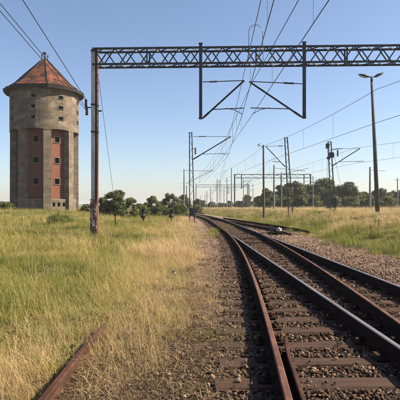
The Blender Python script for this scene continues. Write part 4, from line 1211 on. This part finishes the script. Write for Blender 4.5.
# brown dock stalks and broad leaved rosettes in the meadow
def dock(seed):
    r_ = random.Random(seed); mb = MB()
    for q in range(r_.randint(1, 3)):
        a_ = r_.uniform(0, 6.28); h = r_.uniform(0.55, 0.9); l_ = r_.uniform(0.02, 0.14) * h
        tip = (math.cos(a_) * l_, math.sin(a_) * l_, h)
        mb.tube([(0, 0, -0.03), (tip[0] * 0.4, tip[1] * 0.4, h * 0.5), tip], [0.006, 0.005, 0.002], 4)
        for k in range(46):
            u = r_.uniform(0.42, 1.0); b = r_.uniform(0, 6.28); s = 0.018 * r_.uniform(0.7, 1.6); rr = 0.022 * r_.random() * (1.4 - u)
            c = (tip[0] * u + rr * math.cos(b), tip[1] * u + rr * math.sin(b), h * u)
            mb.face([(c[0], c[1], c[2] - s), (c[0] + s * math.cos(b), c[1] + s * math.sin(b), c[2]), (c[0], c[1], c[2] + s), (c[0] - s * 0.4 * math.cos(b + 1), c[1] - s * 0.4 * math.sin(b + 1), c[2])])
    return bpy.data.objects.new('dock', mb.mesh('dock', M['dock']))
def rosette(seed):
    r_ = random.Random(seed); mb = MB()
    for k in range(11):
        a_ = r_.uniform(0, 6.28); L = r_.uniform(0.10, 0.24); w = L * r_.uniform(0.22, 0.34); up = r_.uniform(0.3, 0.9); c_, s_ = math.cos(a_), math.sin(a_); prev = None
        for i in range(5):
            u = i / 4; ww_ = w * math.sin(math.pi * (0.08 + 0.88 * u)) * 0.5; o = L * u; z = L * up * (u - 0.55 * u * u)
            p0 = (c_ * o - s_ * ww_, s_ * o + c_ * ww_, z + ww_ * 0.3); p1 = (c_ * o + s_ * ww_, s_ * o - c_ * ww_, z + ww_ * 0.3)
            if prev: mb.face([prev[0], prev[1], p1, p0])
            prev = (p0, p1)
    return bpy.data.objects.new('rosette', mb.mesh('rosette', M['broadleaf']))
dock_src = src_collection('dock_stalk', [dock(s) for s in range(5)])
ros_src = src_collection('leaf_rosette', [rosette(s) for s in range(5)])
def extra(name, n, y0, y1, src, lab, smin, smax):
    X, Y = sample(n, y0, y1, 1)
    lat = X - (rail_left(Y) + GA / 2)
    k = ((lat < -3.9) | (lat > 4.2)) & (vnoise(X, Y, 3.0, 12.3) > -0.05) & ~((X > -1.3) & (X < -0.9) & (Y < 6)) & (((X - TX) ** 2 + (Y - TY) ** 2) > 36)
    X, Y = X[k], Y[k]; n = len(X); s = rng.uniform(smin, smax, n)
    scatter_object(name, np.stack([X, Y, ground_z(X, Y)], 1), np.stack([s, s, s], 1), np.stack([rng.normal(0, .12, n), rng.normal(0, .12, n), rng.random(n) * 6.28], 1), rng.random(n), rng.integers(0, 5, n), src, lab, 'weeds')
extra('dock_stalks', 420, 16, 70, dock_src, 'brown seeding dock stalks scattered through the meadow', 0.45, 0.8)
extra('broad_leaved_weeds', 900, 4.5, 40, ros_src, 'broad leaved green weeds low in the meadow grass', 0.5, 1.0)

# litter of straw and leaves on the bare strip left of the rusty rail
X, Y = sample(30000, 2.4, 40, 1, 0.5, 0.8)
lat = X - (rail_left(Y) + GA / 2)
d_ = rail_div(Y) - X
dl = 0.9 * sstep(0.3, 0.9, d_) * (1 - sstep(1.6, 2.6, d_)) + 0.2 * (d_ > 0) + 0.05 * (d_ < -0.1) * (lat < 1.4) + 0.35 * sstep(1.5, 2.4, lat) * (1 - sstep(3.6, 4.5, lat))
k = rng.random(len(X)) < dl
X, Y = X[k], Y[k]; n = len(X)
s = 0.45 + 0.6 * rng.random(n)
scatter_object('dry_litter', np.stack([X, Y, ground_z(X, Y) + 0.012], 1), np.stack([s, s, s], 1), np.stack([rng.normal(0, .12, n), rng.normal(0, .12, n), rng.random(n) * 6.28], 1), rng.random(n), rng.integers(0, 5, n), lit_src, 'dry stalks and dead leaves strewn over the bare strip', 'litter')

# ballast
def ballast(n, y0, y1, lo, hi, name, label, pw_):
    X, Y = sample(n, y0, y1, pw_, 0.52, 0.8)
    lat = X - (rail_left(Y) + GA / 2); d_ = X - rail_div(Y)
    n1 = vnoise(X, Y, 0.7, 2.2)
    dens = sstep(-1.3, -0.1, d_ + n1 * 0.6) * 0.55 + 0.45 * (d_ > 0.0)
    dens = dens * (1 - 0.55 * sstep(1.5, 2.2, lat)) * (1 - sstep(2.8, 3.9, lat + n1 * 0.5))
    dens = np.where(Y > 60, 0, dens) * (1 - 0.62 * sstep(-0.45, -0.75, d_) * sstep(16, 10, Y))
    k = rng.random(len(X)) < dens
    X, Y, d_, n1 = X[k], Y[k], d_[k], n1[k]; n = len(X)
    sl = np.array([r_[0] for r_ in sleeper_rows]); x0_ = np.array([r_[1] for r_ in sleeper_rows]); x1_ = np.array([r_[2] for r_ in sleeper_rows])
    j = np.clip(np.searchsorted(sl, Y + (X - 2) * 0.0), 1, len(sl) - 1)
    j = np.where(np.abs(sl[j] - Y) < np.abs(sl[j - 1] - Y), j, j - 1)
    mid_ = (x0_[j] + x1_[j]) / 2
    on = (np.abs(Y - sl[j] - (X - mid_) * math.tan(heading)) < 0.135) & (X > x0_[j] - 0.02) & (X < x1_[j])
    cover = np.clip(0.10 + 0.5 * sstep(5.5, 9, Y) + n1 * 0.35, 0.04, 0.85) * 0.6
    kk = (~on) | (rng.random(n) < cover * 0.35)
    X, Y, on = X[kk], Y[kk], on[kk]; n = len(X)
    s = rng.uniform(lo, hi, n) * np.where(rng.random(n) < 0.08, 1.35, 1.0)
    Z = np.where(on, 0.0, ground_z(X, Y) + 0.012 + 0.03 * rng.random(n)) + s * 0.22
    # not inside the rails
    rl = np.minimum.reduce([np.abs(X - rail_div(Y)), np.abs(X - rail_left(Y) - GA), np.abs(X - rail_left(Y)), np.abs(X - rail_div(Y) - GA)])
    ok = (rl > 0.085) & ~(on & (rl < 0.22))
    X, Y, Z, s = X[ok], Y[ok], Z[ok], s[ok]; n = len(X)
    rot = rng.random((n, 3)) * 6.283; rot[:, :2] = rng.normal(0, 0.5, (n, 2))
    scatter_object(name, np.stack([X, Y, Z], 1), np.stack([s, s, s], 1), rot, np.clip((1 - oily_mask(X, Y)) * rng.uniform(0.3, 1.1, n) * np.where(X < rail_div(Y), 0.55, 1.0), 0, 1), rng.integers(0, 8, n), stone_src, label, 'ballast')
ballast(90000, 2.4, 20, 0.022, 0.052, 'track_ballast', 'brown and grey crushed stone ballast between the sleepers', 1)
ballast(46000, 9, 62, 0.05, 0.085, 'track_ballast', 'distant brown ballast under the tracks and shoulder', 0)

# ------------------------------------------------------------------ haze: one closed box of even, thin air round the whole place
mb = MB(); mb.box((0, 1800, 12.4), (9000, 9000, 28.0))
hm = bpy.data.materials.new('summer_haze'); hm.use_nodes = True
ht = hm.node_tree; ht.nodes.remove(ht.nodes['Principled BSDF'])
pv = ht.nodes.new('ShaderNodeVolumePrincipled')
pv.inputs['Density'].default_value = 0.00032
pv.inputs['Color'].default_value = (0.96, 0.97, 1.0, 1)
pv.inputs['Anisotropy'].default_value = 0.3
ht.links.new(pv.outputs[0], ht.nodes['Material Output'].inputs['Volume'])
tag(mb.build('haze', hm), 'thin pale summer haze over the whole place', 'haze', kind='stuff')
